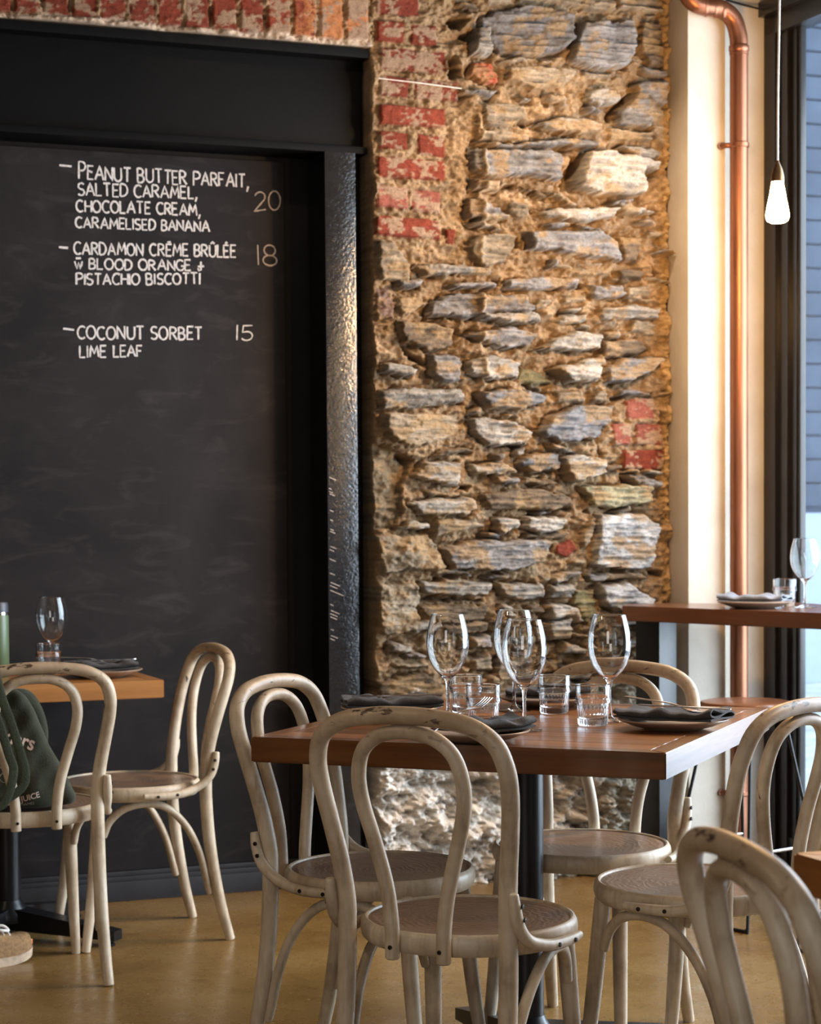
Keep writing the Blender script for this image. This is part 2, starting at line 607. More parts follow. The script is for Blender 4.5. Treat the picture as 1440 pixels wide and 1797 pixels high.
# ------------------------------------------------------------------ traced lay of the stones (millimetres on the wall: u,z)
STONES = '''
g 248,2808 311,2845 405,2867 517,2866 573,2842 585,2771 532,2730 436,2705 310,2706 279,2768
g 618,2834 736,2841 806,2850 815,2781 777,2691 670,2676 565,2693 589,2771
b 836,2856 911,2862 923,2782 919,2701 860,2704 827,2775
t 382,2904 712,2933 720,2875 598,2869 509,2883 389,2876
t 737,2935 903,2949 919,2885 794,2882 745,2885
t 341,2659 436,2673 548,2674 597,2663 548,2624 436,2601 341,2623
r 231,2669 278,2672 321,2636 309,2600 262,2618 223,2629
l 629,2600 695,2619 752,2609 744,2572 670,2559 629,2579
g 806,2642 915,2664 919,2576 851,2494 743,2499 752,2543 802,2605
t 258,2539 325,2554 404,2542 419,2500 340,2473 261,2476
l 435,2487 515,2513 629,2517 682,2502 678,2473 596,2460 515,2470
g 230,2417 419,2428 547,2450 669,2443 661,2421 515,2419 308,2404
G 214,2391 340,2402 491,2411 531,2388 523,2304 418,2320 276,2305 214,2323
L 628,2404 719,2417 893,2390 885,2360 834,2350 834,2273 669,2268 591,2286 612,2367
l 743,2433 826,2434 897,2427 893,2401 818,2397
g 197,2237 252,2233 346,2180 307,2164 205,2167
l 434,2206 546,2222 751,2229 718,2194 595,2174 490,2187
G 402,2133 514,2145 677,2148 734,2125 763,2053 660,2064 514,2079 417,2076
b 742,2136 825,2133 821,2055 767,2053
t 220,2103 291,2128 378,2124 362,2088 338,2036 259,2012 212,2053
l 19,2010 103,2024 188,2024 274,2009 274,1991 149,1990 57,1983
t 513,2040 594,2032 709,2021 692,2003 570,2005 521,2022
g 337,1979 449,1990 586,1988 578,1958 433,1946 337,1950
b 742,2023 834,2030 842,1990 759,1990
g 79,1899 164,1930 274,1930 385,1930 432,1881 384,1851 242,1847 71,1849
g 643,1968 750,1975 767,1935 643,1928
l 667,1896 783,1914 892,1902 892,1865 676,1859
t -110,2089 -57,2091 3,2009 -5,1953 -103,1963
t -43,1909 41,1915 56,1884 -5,1854 -43,1867
p -111,1935 -50,1937 -59,1838 -112,1837
t 775,1972 867,1976 875,1939 775,1936
t 246,2460 340,2473 419,2450 419,2432 245,2425
g 134,1957 274,1970 298,1952 149,1944
t 711,2489 876,2485 876,2456 710,2446
t 347,2238 418,2227 402,2176 346,2195
t 545,1935 635,1938 627,1916 545,1906
t 843,2600 914,2561 918,2429 868,2485
l 232,2778 287,2790 278,2697 216,2685
H 135,2686 169,2696 200,2627 169,2615 138,2619
H 185,2760 232,2771 232,2739 193,2740
H 155,2821 209,2805 178,2774 139,2778
H 386,2125 401,2075 369,2081
H 388,2498 423,2497 419,2475 380,2479
H 834,2372 893,2357 851,2318 834,2336
H 575,2394 620,2404 595,2272 539,2283 547,2335
H 282,1984 321,1978 321,1957 298,1956
H 339,2287 386,2297 378,2275 323,2272
H 581,2828 618,2834 589,2771 573,2791
H 867,2057 901,2021 884,2006
H 594,1981 635,1975 627,1953 594,1959
H 793,2634 806,2612 719,2508 711,2526
R -103,2869 40,2871 40,2806 -104,2798
R -104,2783 -10,2785 -10,2717 -104,2717
R 13,2776 101,2778 100,2715 12,2715
R -93,2700 131,2696 130,2629 -94,2631
R -94,2613 4,2610 4,2547 -95,2547
R 25,2608 177,2604 176,2544 24,2545
R -95,2523 130,2517 129,2457 -95,2456
R -95,2435 -1,2433 -1,2378 -96,2378
R 33,2433 129,2428 129,2360 33,2366
R -104,2355 129,2351 128,2287 -104,2289
Q -108,2264 -2,2259 -3,2192 -109,2194
Q 11,2256 112,2253 112,2180 11,2189
R -113,2169 112,2162 111,2095 -113,2106
R 131,2135 166,2136 162,2086 127,2089
b -44,1833 71,1829 164,1810 148,1760 70,1736 -21,1770
g 242,1805 368,1830 448,1803 416,1766 344,1753 273,1763 179,1803
l 528,1805 626,1822 692,1802 675,1757 593,1748 504,1754 432,1752
b 684,1787 808,1797 875,1762 774,1730 683,1728
g 63,1729 148,1735 171,1703 163,1646 101,1641 70,1673
l 186,1711 273,1730 383,1715 375,1657 272,1655 194,1668
o 391,1700 431,1694 528,1648 447,1640 383,1642
L 488,1688 577,1711 687,1743 675,1699 650,1647 560,1649
G 691,1699 774,1734 917,1737 858,1687 774,1653 691,1648
l -106,1613 -7,1618 170,1624 178,1582 85,1566 -23,1554 -106,1550
B 233,1604 304,1619 407,1617 479,1608 463,1578 375,1555 272,1561
t 511,1623 609,1621 625,1580 519,1583
t 650,1610 691,1625 716,1582 642,1581
B 446,1484 487,1535 593,1573 724,1574 699,1508 666,1463 527,1448
t -99,1536 30,1541 170,1539 177,1481 115,1452 14,1430 -62,1451 -99,1493
l 209,1525 335,1526 422,1483 398,1440 271,1439 216,1474
Q 774,1590 883,1606 883,1532 782,1531
Q 724,1515 799,1516 799,1442 732,1442
Q 815,1516 925,1514 925,1443 815,1442
R 765,1427 925,1428 920,1360 769,1360
B 374,1389 414,1411 519,1411 518,1360 430,1349 382,1367
L 527,1396 592,1408 686,1397 682,1345 567,1320
l 45,1388 169,1381 153,1309 91,1316 6,1334
l 208,1374 334,1381 374,1345 302,1341 223,1345
g 286,1338 373,1331 373,1312 294,1316
b 389,1331 510,1327 534,1312 462,1305 393,1309
l -10,1253 67,1266 223,1266 230,1230 175,1212 36,1213
b 246,1280 333,1298 445,1294 567,1272 575,1228 429,1225 270,1233
O 608,1301 732,1308 857,1308 865,1248 723,1234 640,1238
t 82,1202 222,1201 269,1172 144,1151 74,1145
l 293,1200 381,1196 373,1164 317,1146 293,1164
l 397,1200 485,1210 542,1199 542,1162 453,1148 397,1163
W 661,1209 831,1211 882,1174 856,1024 706,1031 640,1039 657,1124
T -117,1147 58,1152 89,1109 116,1037 -12,1032 -111,1023
G 105,1109 198,1122 269,1132 485,1126 452,1053 380,1032 253,1031 135,1033
R 521,1111 574,1128 599,1095 558,1066 517,1081
t 607,1117 640,1213 657,1190 640,1117 607,1095
l -10,1203 51,1188 59,1166 -49,1168
l 27,995 143,1004 284,990 268,954 174,949 49,956
l 300,990 460,980 468,936 379,930 316,946
l 484,979 574,978 557,934 484,935
g 623,1014 839,1010 848,987 631,991
W 672,976 772,981 873,919 831,875 689,901
o 574,955 656,969 668,887 631,843 582,889
T -119,998 3,989 26,931 -13,868 -120,863
b 26,920 268,915 268,860 64,866
l 476,913 590,903 606,844 500,847
l 211,1861 448,1875 464,1840 336,1836
t 791,1856 892,1851 883,1807 791,1819
K -130,1458 -54,1423 14,1381 -25,1309 -25,1224 -64,1168 -125,1168
H -29,1777 1,1735 62,1694 39,1683 -14,1720
H 176,1316 223,1309 207,1288 160,1288
H 489,1107 517,1111 509,1082 485,1089
H 674,1463 695,1412 682,1382
H 527,1353 555,1316 535,1323
H -47,1423 22,1388 2,1366 -32,1395
H 30,950 252,939 252,924 34,931
H 74,1131 93,1116 125,1037 112,1037
H 375,1700 386,1650 370,1649
H 716,1604 774,1605 732,1582
H 865,1017 915,1016 907,994 873,994
H 900,1577 921,1517 933,1458 912,1502
H 624,1235 640,1213 616,1213
H 380,1000 404,988 380,981 368,992
l -14,862 72,881 90,848 3,835
b 95,859 272,865 266,827 119,826
l -72,799 -3,803 -4,770 -67,767
g 201,818 272,821 271,778 200,780
b -113,678 36,704 112,659 106,626 -113,635
g 295,739 349,748 348,671 294,652
l 482,854 561,863 561,791 488,793
t 206,742 271,756 283,696 212,704
T -122,934 21,909 14,834 -95,827 -123,859
'''
CHALK = [
    ('PEANUT BUTTER PARFAIT,', -1.0241, 2.2611, -0.4764, 2.2621, 0.0424),
    ('SALTED CARAMEL,', -1.0273, 2.2110, -0.6483, 2.2190, 0.0375),
    ('CHOCOLATE CREAM,', -1.0331, 2.1608, -0.6383, 2.1668, 0.0360),
    ('CARAMELISED BANANA', -1.0364, 2.1107, -0.6069, 2.1171, 0.0330),
    ('CARDAMON CREME BRULEE', -1.0426, 2.0279, -0.5220, 2.0410, 0.0375),
    ('w BLOOD ORANGE +', -1.0407, 1.9840, -0.6270, 1.9923, 0.0325),
    ('PISTACHIO BISCOTTI', -1.0363, 1.9346, -0.6408, 1.9503, 0.0341),
    ('20', -0.4582, 2.1882, -0.3682, 2.2003, 0.0594),
    ('18', -0.4492, 2.0191, -0.3837, 2.0195, 0.0647),
    ('-', -1.0843, 2.3001, -1.0464, 2.2988, 0.0099),
    ('-', -1.0894, 2.0485, -1.0611, 2.0472, 0.0100),
    ('COCONUT SORBET', -1.0354, 1.7669, -0.6365, 1.7750, 0.0397),
    ('-', -1.0795, 1.7983, -1.0457, 1.7948, 0.0106),
    ('15', -0.5234, 1.7750, -0.4692, 1.7782, 0.0472),
    ('LIME LEAF', -1.0290, 1.7097, -0.8297, 1.7184, 0.0353),
]
# ------------------------------------------------------------------ rough masonry as real relief
def vnoise(shape, cell, seed):
    """Smooth value noise on a grid; cell = (rows, cols) per lattice step."""
    r = np.random.default_rng(seed)
    ny, nx = shape
    gy, gx = int(ny / cell[0]) + 4, int(nx / cell[1]) + 4
    g = r.random((gy, gx))
    y = np.arange(ny) / cell[0]
    x = np.arange(nx) / cell[1]
    yi, xi = y.astype(int), x.astype(int)
    fy, fx = y - yi, x - xi
    fy = (fy * fy * (3 - 2 * fy))[:, None]
    fx = (fx * fx * (3 - 2 * fx))[None, :]
    a = g[yi][:, xi]
    b = g[yi][:, xi + 1]
    c = g[yi + 1][:, xi]
    d = g[yi + 1][:, xi + 1]
    return (a * (1 - fx) + b * fx) * (1 - fy) + (c * (1 - fx) + d * fx) * fy - 0.5

def fbm(shape, cell, seed, octaves=4, gain=0.55):
    out = np.zeros(shape)
    amp = 1.0
    for k in range(octaves):
        cc = (max(1.01, cell[0] / 2 ** k), max(1.01, cell[1] / 2 ** k))
        out += amp * vnoise(shape, cc, seed + 17 * k)
        amp *= gain
    return out

TONES = dict(g=(.34, .305, .28), G=(.315, .29, .275), B=(.255, .25, .255), l=(.46, .405, .34), L=(.52, .455, .375),
             t=(.42, .32, .215), T=(.47, .38, .27), b=(.215, .15, .095), o=(.215, .175, .085), O=(.42, .37, .23),
             W=(.53, .51, .49), K=(.33, .255, .165), p=(.40, .27, .22), R=(.185, .036, .018), Q=(.255, .078, .052), r=(.36, .085, .045))
RAISE = dict(g=.042, G=.052, B=.048, l=.042, L=.060, t=.028, T=.036, b=.024, o=.006, O=.040, W=.052, K=-.030, p=.016, R=.012, Q=.012, r=.014, H=-.07)

def masonry_wall(name, u0, u1, z0, z1, step, polys, seed, zone=None, auto=0):
    nu, nz = int((u1 - u0) / step) + 1, int((z1 - z0) / step) + 1
    us, zs = np.linspace(u0, u1, nu), np.linspace(z0, z1, nz)
    U, Z = np.meshgrid(us, zs)
    shape = U.shape
    px = 1.0 / step
    wu = fbm(shape, (.05 * px, .05 * px), seed + 1, 3) * .011 + fbm(shape, (.012 * px, .012 * px), seed + 2, 2) * .007
    wz = fbm(shape, (.05 * px, .05 * px), seed + 3, 3) * .009 + fbm(shape, (.012 * px, .02 * px), seed + 4, 2) * .007
    UU, ZZ = U + wu, Z + wz
    lump = fbm(shape, (.055 * px, .085 * px), seed + 5, 5, .6)
    fine = fbm(shape, (.010 * px, .016 * px), seed + 6, 3, .6)
    strat = fbm(shape, (.010 * px, .11 * px), seed + 7, 4, .65)
    blot = fbm(shape, (.05 * px, .06 * px), seed + 8, 4, .6)
    rust = fbm(shape, (.04 * px, .07 * px), seed + 9, 4, .6)
    H = lump * .036 + fine * .014 + strat * .006
    mortar = np.array([.30, .20, .112])
    col = mortar[None, None, :] * (1 + .35 * blot + .22 * fine)[..., None]
    cover = np.zeros(shape)

    def stamp(kind, poly, rr, edge=.0075):
        nonlocal H, col
        p = np.array(poly, float)
        pad = .035
        i0, i1 = np.searchsorted(us, [p[:, 0].min() - pad, p[:, 0].max() + pad])
        j0, j1 = np.searchsorted(zs, [p[:, 1].min() - pad, p[:, 1].max() + pad])
        if i1 - i0 < 3 or j1 - j0 < 3:
            return
        sl = (slice(j0, j1), slice(i0, i1))
        brick = kind in 'RQ'
        x, y = (U[sl] + wu[sl] * .35, Z[sl] + wz[sl] * .35) if brick else (UU[sl], ZZ[sl])
        best = np.full(x.shape, 9.0)
        inside = np.zeros(x.shape, bool)
        for a, b in zip(p, np.roll(p, -1, 0)):
            e = b - a
            t = np.clip(((x - a[0]) * e[0] + (y - a[1]) * e[1]) / (e @ e + 1e-12), 0, 1)
            best = np.minimum(best, np.hypot(x - a[0] - t * e[0], y - a[1] - t * e[1]))
            cond = (a[1] > y) != (b[1] > y)
            with np.errstate(divide='ignore', invalid='ignore'):
                xx = a[0] + (y - a[1]) * e[0] / (e[1] if abs(e[1]) > 1e-9 else 1e-9)
            inside ^= cond & (x < xx)
        sd = np.where(inside, best, -best)
        if kind == 'H':
            k = np.clip((sd + .004) / .018, 0, 1)
            k = k * k * (3 - 2 * k)
            H[sl] = H[sl] * (1 - k) + (-.075 + .02 * lump[sl]) * k
            kk = (k * .8)[..., None]
            col[sl] = col[sl] * (1 - kk) + np.array([.14, .09, .05]) * kk
            return
        k = np.clip(sd / edge + .15, 0, 1)
        k = 1 - (1 - k) ** 2.2
        c = p.mean(0)
        tilt = rr.normal(0, .07, 2)
        top = RAISE[kind] + rr.normal(0, .004) + tilt[0] * (x - c[0]) + tilt[1] * (y - c[1])
        if brick:
            top = RAISE[kind] + rr.normal(0, .002) + fine[sl] * .004
        elif kind in 'KTp':
            top = top + lump[sl] * .030 + fine[sl] * .008
        else:
            top = top + strat[sl] * .006 + lump[sl] * .010 + np.floor(strat[sl] * 3.2 + .5) * .0035
        H[sl] = np.where(k > 0, np.maximum(H[sl] - .010, -.03) * (1 - k) + top * k, H[sl])
        # a ragged gap opens below and beside the stone
        gap = np.exp(-np.clip(-sd, 0, 1) / .008) * (sd < 0) * (.6 + 1.3 * blot[sl])
        if kind not in 'KTptRQ':
            H[sl] -= np.clip(gap, 0, 1) * .05
        base = np.array(TONES[kind]) * (1 if kind in 'RQr' else .60) * (1 + rr.normal(0, .09))
        cc = base[None, None, :] * (1 + .45 * strat[sl] + .30 * fine[sl] + .35 * blot[sl])[..., None]
        if brick:
            smear = np.clip((blot[sl] + rust[sl] * .6 + fine[sl] * .5 + rr.normal(-.02, .06) - (.04 if kind == 'R' else -.04)) * 7, 0, .85)[..., None]
            cc = base[None, None, :] * (1 + .3 * fine[sl])[..., None] * (1 - smear) + np.array([.31, .215, .14]) * smear
        else:
            st = np.clip(rust[sl] * 3.2 - .15, 0, .75)[..., None]
            cc = cc * (1 - st) + np.array([.30, .19, .09]) * st
        a = np.clip(k * 1.6, 0, 1)[..., None]
        col[sl] = col[sl] * (1 - a) + cc * a
        cover[sl] = np.maximum(cover[sl], (sd > -.006) * 1.0)

    rr = np.random.default_rng(seed + 100)
    traced = [q for q in polys if q[0] != 'H']
    # thin filler stones between the big ones, laid in beds
    if auto:
        mark = np.zeros(shape)
        for kind, poly in polys:
            p = np.array(poly)
            i0, i1 = np.searchsorted(us, [p[:, 0].min() + .004, p[:, 0].max() - .004])
            j0, j1 = np.searchsorted(zs, [p[:, 1].min() + .004, p[:, 1].max() - .004])
            mark[j0:j1, i0:i1] = 1
        made = 0
        for _ in range(6000):
            w, h = rr.uniform(.05, .17), rr.uniform(.014, .042)
            cu, cz = rr.uniform(u0 + .05, u1 - .03), rr.uniform(z0, z1 - .03)
            if zone and zone(cu, cz):
                continue
            i0, i1 = np.searchsorted(us, [cu - w / 2, cu + w / 2])
            j0, j1 = np.searchsorted(zs, [cz - h / 2, cz + h / 2])
            blk = mark[j0:j1, i0:i1]
            if blk.size == 0 or blk.mean() > .12:
                continue
            mark[j0:j1, i0:i1] = 1
            n = rr.integers(6, 9)
            an = np.sort(rr.uniform(0, 2 * math.pi, n))
            tl = rr.normal(0, .06)
            pts = [(cu + w * .52 * np.sign(math.cos(a)) * abs(math.cos(a)) ** .6, cz + h * .52 * np.sign(math.sin(a)) * abs(math.sin(a)) ** .6 + tl * w * math.cos(a)) for a in an]
            stamp(rr.choice(list('gltbGlt')), pts, rr, .009)
            made += 1
            if made >= auto:
                break
    for kind, poly in polys:
        if kind != 'H':
            stamp(kind, poly, rr)
    for kind, poly in polys:
        if kind == 'H':
            stamp(kind, poly, rr)
    return us, zs, U, Z, H, col, dict(lump=lump, fine=fine, blot=blot, strat=strat)

def relief_object(name, us, zs, H, col, base_v=0.0, depth=.2):
    nz, nu = H.shape
    v = base_v + H
    # skirt that turns the edges back into the wall
    X = us[None, :] * CT + v * ST + OX
    Y = us[None, :] * ST - v * CT + OY
    Zg = np.repeat(zs[:, None], nu, 1)
    verts = np.stack([X, Y, Zg], -1).reshape(-1, 3)
    idx = np.arange(nz * nu).reshape(nz, nu)
    f = np.stack([idx[:-1, :-1], idx[:-1, 1:], idx[1:, 1:], idx[1:, :-1]], -1).reshape(-1, 4)
    loop = np.concatenate([idx[0, :], idx[1:, -1], idx[-1, -2::-1], idx[-2:0:-1, 0]])
    cgrid = col.reshape(-1, 3)
    n_steps = 6
    ring_prev = loop
    allv, allc, allf = [verts], [cgrid], [f]
    count = len(verts)
    uu = np.repeat(us[None, :], nz, 0).reshape(-1)[loop]
    zz = np.repeat(zs[:, None], nu, 1).reshape(-1)[loop]
    vv = v.reshape(-1)[loop]
    for k in range(1, n_steps + 1):
        t = k / n_steps
        v2 = vv * (1 - t) + (base_v - depth) * t
        nv = np.stack([uu * CT + v2 * ST + OX, uu * ST - v2 * CT + OY, zz], -1)
        ring = np.arange(count, count + len(loop))
        count += len(loop)
        allv.append(nv)
        allc.append(cgrid[loop] * .8)
        q = np.stack([ring_prev, ring, np.roll(ring, -1), np.roll(ring_prev, -1)], -1)
        allf.append(q)
        ring_prev = ring
    V = np.concatenate(allv)
    Fq = np.concatenate(allf)
    me = bpy.data.meshes.new(name)
    me.vertices.add(len(V))
    me.vertices.foreach_set('co', V.astype(np.float32).ravel())
    me.loops.add(Fq.size)
    me.loops.foreach_set('vertex_index', Fq.astype(np.int32).ravel())
    me.polygons.add(len(Fq))
    me.polygons.foreach_set('loop_start', np.arange(0, Fq.size, 4, dtype=np.int32))
    me.update(calc_edges=True)
    me.validate()
    o = link_mesh(name, me, M['masonry'], None, True, 180)
    paint(o, 'mineral', np.clip(np.concatenate(allc), .01, .95))
    return o

polys = []
for line in STONES.strip().split('\n'):
    a = line.split()
    polys.append((a[0], [tuple(float(q) / 1000 for q in p.split(',')) for p in a[1:]]))

U0, U1, ZT = -0.116, 0.946, 3.3
us, zs, UG, ZG, HG, CG, NZ = masonry_wall('wall_back', U0, U1, 0.0, ZT, .0037, polys, 5,
    zone=lambda u, z: z < .62 or (z > 2.03 and u < .21), auto=150)
# old mortar run standing proud down the joint of a former wall
run = np.exp(-((UG - .245 - .006 * np.sin(ZG * 9)) / .011) ** 2) * (ZG > 1.60) * (ZG < 2.56) * (.6 + 1.2 * NZ['blot'])
HG += np.clip(run, 0, 1) * .030
CG = CG * (1 - np.clip(run, 0, 1)[..., None] * .8) + np.array([.38, .27, .16]) * np.clip(run, 0, 1)[..., None] * .8
# pale rough stone near the floor: daylight painted in, fading into shade rightwards
lw = np.clip((.64 - ZG + .05 * NZ['blot']) / .05, 0, 1)
HG = HG * (1 - .5 * lw) + lw * (NZ['lump'] * .075 + np.floor(NZ['lump'] * 4) * .008)
pale_daylit = np.array([.78, .72, .64]) * np.clip(1.05 - .55 * np.clip((UG - .28) / .5, 0, 1), 0, 1)[..., None] + np.array([.0, -.03, -.07]) * np.clip((UG - .28) / .5, 0, 1)[..., None]
pale_daylit = pale_daylit * (1 + .5 * NZ['fine'] + .7 * np.clip(NZ['blot'], -1, .15))[..., None]
CG = CG * (1 - lw[..., None] * .92) + pale_daylit * lw[..., None] * .92
# warm lime render along the pillar edge
er = np.clip((UG - .925 + .04 * NZ['blot']) / .02, 0, 1)
CG = CG * (1 - er[..., None] * .8) + np.array([.40, .28, .15]) * er[..., None] * .8
structure(relief_object('wall_back', us, zs, HG, CG))

# soldier course of bricks over the black steel opening
lp = []
x = -1.60
k = 0
rl = random.Random(3)
while x < -0.122:
    w = .0775
    x1 = min(x + w, -0.121)
    if x1 - x > .03:
        kind = 'R' if k < 15 else 'Q'
        lp.append((kind, [(x, 2.712), (x1, 2.712), (x1, 2.905 + rl.uniform(-.004, .004)), (x, 2.905)]))
    x += w + .0095
    k += 1
for row in range(3):
    zb = 2.925 + row * .088
    x = -1.6 - .12 * (row % 2)
    while x < -.13:
        lp.append(('R', [(x, zb), (min(x + .225, -.121), zb), (min(x + .225, -.121), zb + .076), (x, zb + .076)]))
        x += .235
lus, lzs, LU, LZ, LH, LC, LN = masonry_wall('lintel', -1.62, -0.118, 2.70, 3.3, .0042, lp, 23)
orange = np.clip((LU + .46 + .2 * LN['blot']) / .12, 0, 1) * ((LC[..., 0] - LC[..., 1]) > .14)
LC = LC * (1 - orange[..., None] * .8) + np.array([.46, .19, .07]) * orange[..., None] * .8
lip = np.clip((2.716 - LZ + .010 * LN['blot']) / .006, 0, 1)
LC = LC * (1 - lip[..., None] * .8) + np.array([.60, .47, .36]) * lip[..., None] * .8
structure(relief_object('trim_1', lus, lzs, LH, LC, 0.0, .16))

# ------------------------------------------------------------------ shell of the room
UC = 1.3284                     # the window wall stands here
ROOM_U0, ROOM_V1, ROOM_H = -6.0, 9.0, 3.3
structure(mesh_obj('floor', *wbox(ROOM_U0 - .1, UC + .14, -.36, ROOM_V1 + .1, -.12, 0.0, 0), M['floor']))
structure(mesh_obj('ceiling', *wbox(ROOM_U0 - .1, UC + .14, -.36, ROOM_V1 + .1, ROOM_H, ROOM_H + .1, 0), M['ceiling']))
structure(mesh_obj('wall_left', *wbox(ROOM_U0 - .1, ROOM_U0, -.3, ROOM_V1, 0, ROOM_H, 0), M['walls']))
# front wall behind the camera, with the glazed door opening left in it
structure(mesh_obj('wall_front', *join(wbox(ROOM_U0, 0.1, ROOM_V1, ROOM_V1 + .1, 0, ROOM_H, 0), wbox(1.1, UC, ROOM_V1, ROOM_V1 + .1, 0, ROOM_H, 0),
    wbox(0.1, 1.1, ROOM_V1, ROOM_V1 + .1, 0, .3, 0), wbox(0.1, 1.1, ROOM_V1, ROOM_V1 + .1, 2.8, ROOM_H, 0)), M['walls']))
# plaster behind the pillar, up to the window corner, and the core behind the rubble
structure(mesh_obj('wall_corner', *wbox(1.05, UC + .085, -.30, 0.0, 0, ROOM_H, .002), M['plaster']))
structure(mesh_obj('pillar', *wbox(.9495, 1.093, -.02, .125, 0, ROOM_H, .008), M['plaster']))
structure(mesh_obj('wall_back_core', *wbox(-.116, 1.05, -.36, -.195, 0, ROOM_H, 0), M['blackwall']))
structure(mesh_obj('wall_back_recess', *join(wbox(ROOM_U0, -.118, -.36, -.20, 0, ROOM_H, 0), wbox(ROOM_U0, -1.62, -.20, -.02, 2.70, ROOM_H, 0)), M['blackwall']))

# black steel portal: beam over the opening and post beside the stone
BZ = 2.388
structure(mesh_obj('trim_2', *join(wbox(-3.4, -.124, -.19, -.015, 2.665, 2.694, .003), wbox(-3.4, -.124, -.15, -.075, BZ, 2.67, .002),
    wbox(-3.4, -.124, -.19, -.035, BZ - .022, BZ, .003)), M['beam']))
post = structure(mesh_obj('trim_3', *join(wbox(-.2705, -.1675, -.045, -.028, 0, BZ - .022, .003), wbox(-.2705, -.258, -.19, -.04, 0, BZ - .022, .002),
    wbox(-.17, -.120, -.19, -.115, 0, BZ - .022, .002), wbox(-.258, -.165, -.19, -.17, 0, BZ - .022, .002)), M['steel']))

# baseboard under the chalkboard
structure(mesh_obj('baseboard_back', *join(wbox(-3.4, -.272, -.185, -.162, 0, .062, .003), wbox(-3.4, -.272, -.185, -.168, .060, .078, .004), wbox(-3.4, -.272, -.185, -.172, .078, .094, .004)), M['skirting']))

# ------------------------------------------------------------------ window wall
WZ0, WZ1 = .10, 2.83
structure(mesh_obj('wall_right', *join(wbox(UC, UC + .14, 0, ROOM_V1, 2.93, ROOM_H, 0), wbox(UC, UC + .14, 2.70, ROOM_V1, 0, 2.93, 0)), M['walls']))
fr = []
for du, du1, v0, v1, zt in ((-.012, .085, -.02, .072, 2.92), (.002, .068, .05, .126, 2.92), (-.002, .06, .122, .131, 2.90), (.012, .048, .13, .164, 2.86), (.009, .043, .162, .171, 2.85), (.015, .036, .17, .190, 2.84)):
    fr.append(wbox(UC + du, UC + du1, v0, v1, 0, zt, .0015))
fr.append(wbox(UC - .012, UC + .06, -.02, 2.70, 2.84, 2.92, .003))
fr.append(wbox(UC - .035, UC + .05, .0, 2.70, 2.905, 2.955, .003))
fr.append(wbox(UC + .005, UC + .06, .0, 2.70, 0, WZ0, .003))
v = 1.95
mull = []
while v < 2.6:
    mull.append((v, v + .08))
    fr.append(wbox(UC + .01, UC + .06, v, v + .08, WZ0, WZ1 + .02, .003))
    v += 1.15
frame = structure(mesh_obj('window_1', *join(*fr), M['frame']))
edges = [.190] + [m for ab in mull for m in ab] + [2.70]
for i in range(0, len(edges) - 1, 2):
    if edges[i + 1] - edges[i] > .1:
        structure(mesh_obj('glass_pane', *wbox(UC + .024, UC + .030, edges[i] - .005, edges[i + 1] + .005, WZ0 - .01, WZ1 + .02, 0), M['pane'], frame, False))
# the street outside
structure(mesh_obj('ground_outside', *wbox(UC + .14, UC + 9, -9, 9, -.14, -.02, 0), M['paving']))
fac = [wbox(UC + .5, UC + 6.5, -6.6, -6.4, -.02, 7, 0)]
for k in range(24):
    fac.append(wbox(UC + .5, UC + 6.5, -6.42, -6.37, 1.25 + k * .17, 1.25 + k * .17 + .155, .004))
structure(mesh_obj('facade_outside', *join(*fac), M['facade']))
structure(mesh_obj('facade_plinth_outside', *wbox(UC + .5, UC + 6.5, -6.45, -6.33, -.02, 1.2, .01), M['facade_pale']))

# copper downpipe
pipe = thing('copper_pipe', 'copper downpipe in front of the white pillar beside the window', 'pipe', W(1.1196, .165, 0))
def rel(u, v, z):
    a, b = W(u, v, z), W(1.1196, .165, 0)
    return (a[0] - b[0], a[1] - b[1], z)
pp = [rel(1.1196, .165, 0.002), rel(1.1196, .165, .9), rel(1.1196, .165, 1.8), rel(1.1196, .165, 2.62), rel(1.1196, .165, 2.745), rel(1.116, .165, 2.80), rel(1.095, .165, 2.85), rel(1.05, .165, 2.877), rel(.985, .165, 2.880), rel(.945, .163, 2.895), rel(.918, .16, 2.94), rel(.912, .16, 3.05), rel(.912, .16, 3.298)]
mesh_obj('pipe_run', *sweep(pp, .0300, 24, 6), M['copper'], pipe)
def collar(z, r=.0335, h=.012):
    V, F = lathe([(0, -h), (r * .9, -h), (r, -h * .6), (r, h * .6), (r * .9, h), (0, h)], 28)
    return [(x, y, zz + z) for x, y, zz in V], F
mesh_obj('collar', *collar(2.752), M['copper'], pipe)
mesh_obj('collar', *collar(2.735, .032, .006), M['copper'], pipe)
for t, zz in ((1.062, 2.872), (1.03, 2.879), (.995, 2.880)):
    V, F = lathe([(0, -.005), (.0325, -.005), (.0335, 0), (.0325, .005), (0, .005)], 28)
    c = rel(t, .165, zz)
    mesh_obj('joint_ring', [(c[0] + z * CT, c[1] + y + z * ST, c[2] + x) for x, y, z in V], F, M['copper'], pipe)
for zc in (2.434, .269):
    V, F = join(collar(zc, .034, .010), sweep([rel(1.1196, .165, zc), rel(1.085, .15, zc), rel(1.070, .13, zc)], .009, 10, 3))
    b = mesh_obj('bracket', V, F, M['copper'], pipe)
    V, F = lathe([(0, -.004), (.012, -.004), (.012, .004), (0, .004)], 16)
    c = rel(1.072, .131, zc)
    mesh_obj('bracket_screw', [(c[0] + x * CT + z * ST, c[1] + x * ST - z * CT, c[2] + y) for x, y, z in V], F, M['copper'], b)
thin_line = mesh_obj('cable', *sweep([W(1.02, .02, 3.0), W(1.10, .015, 2.965), W(1.2, .012, 2.945), W(1.30, .03, 2.925)], .004, 8, 6), M['rod'])
tag(thin_line, 'thin black cable crossing the plaster above the copper pipe', 'cable')
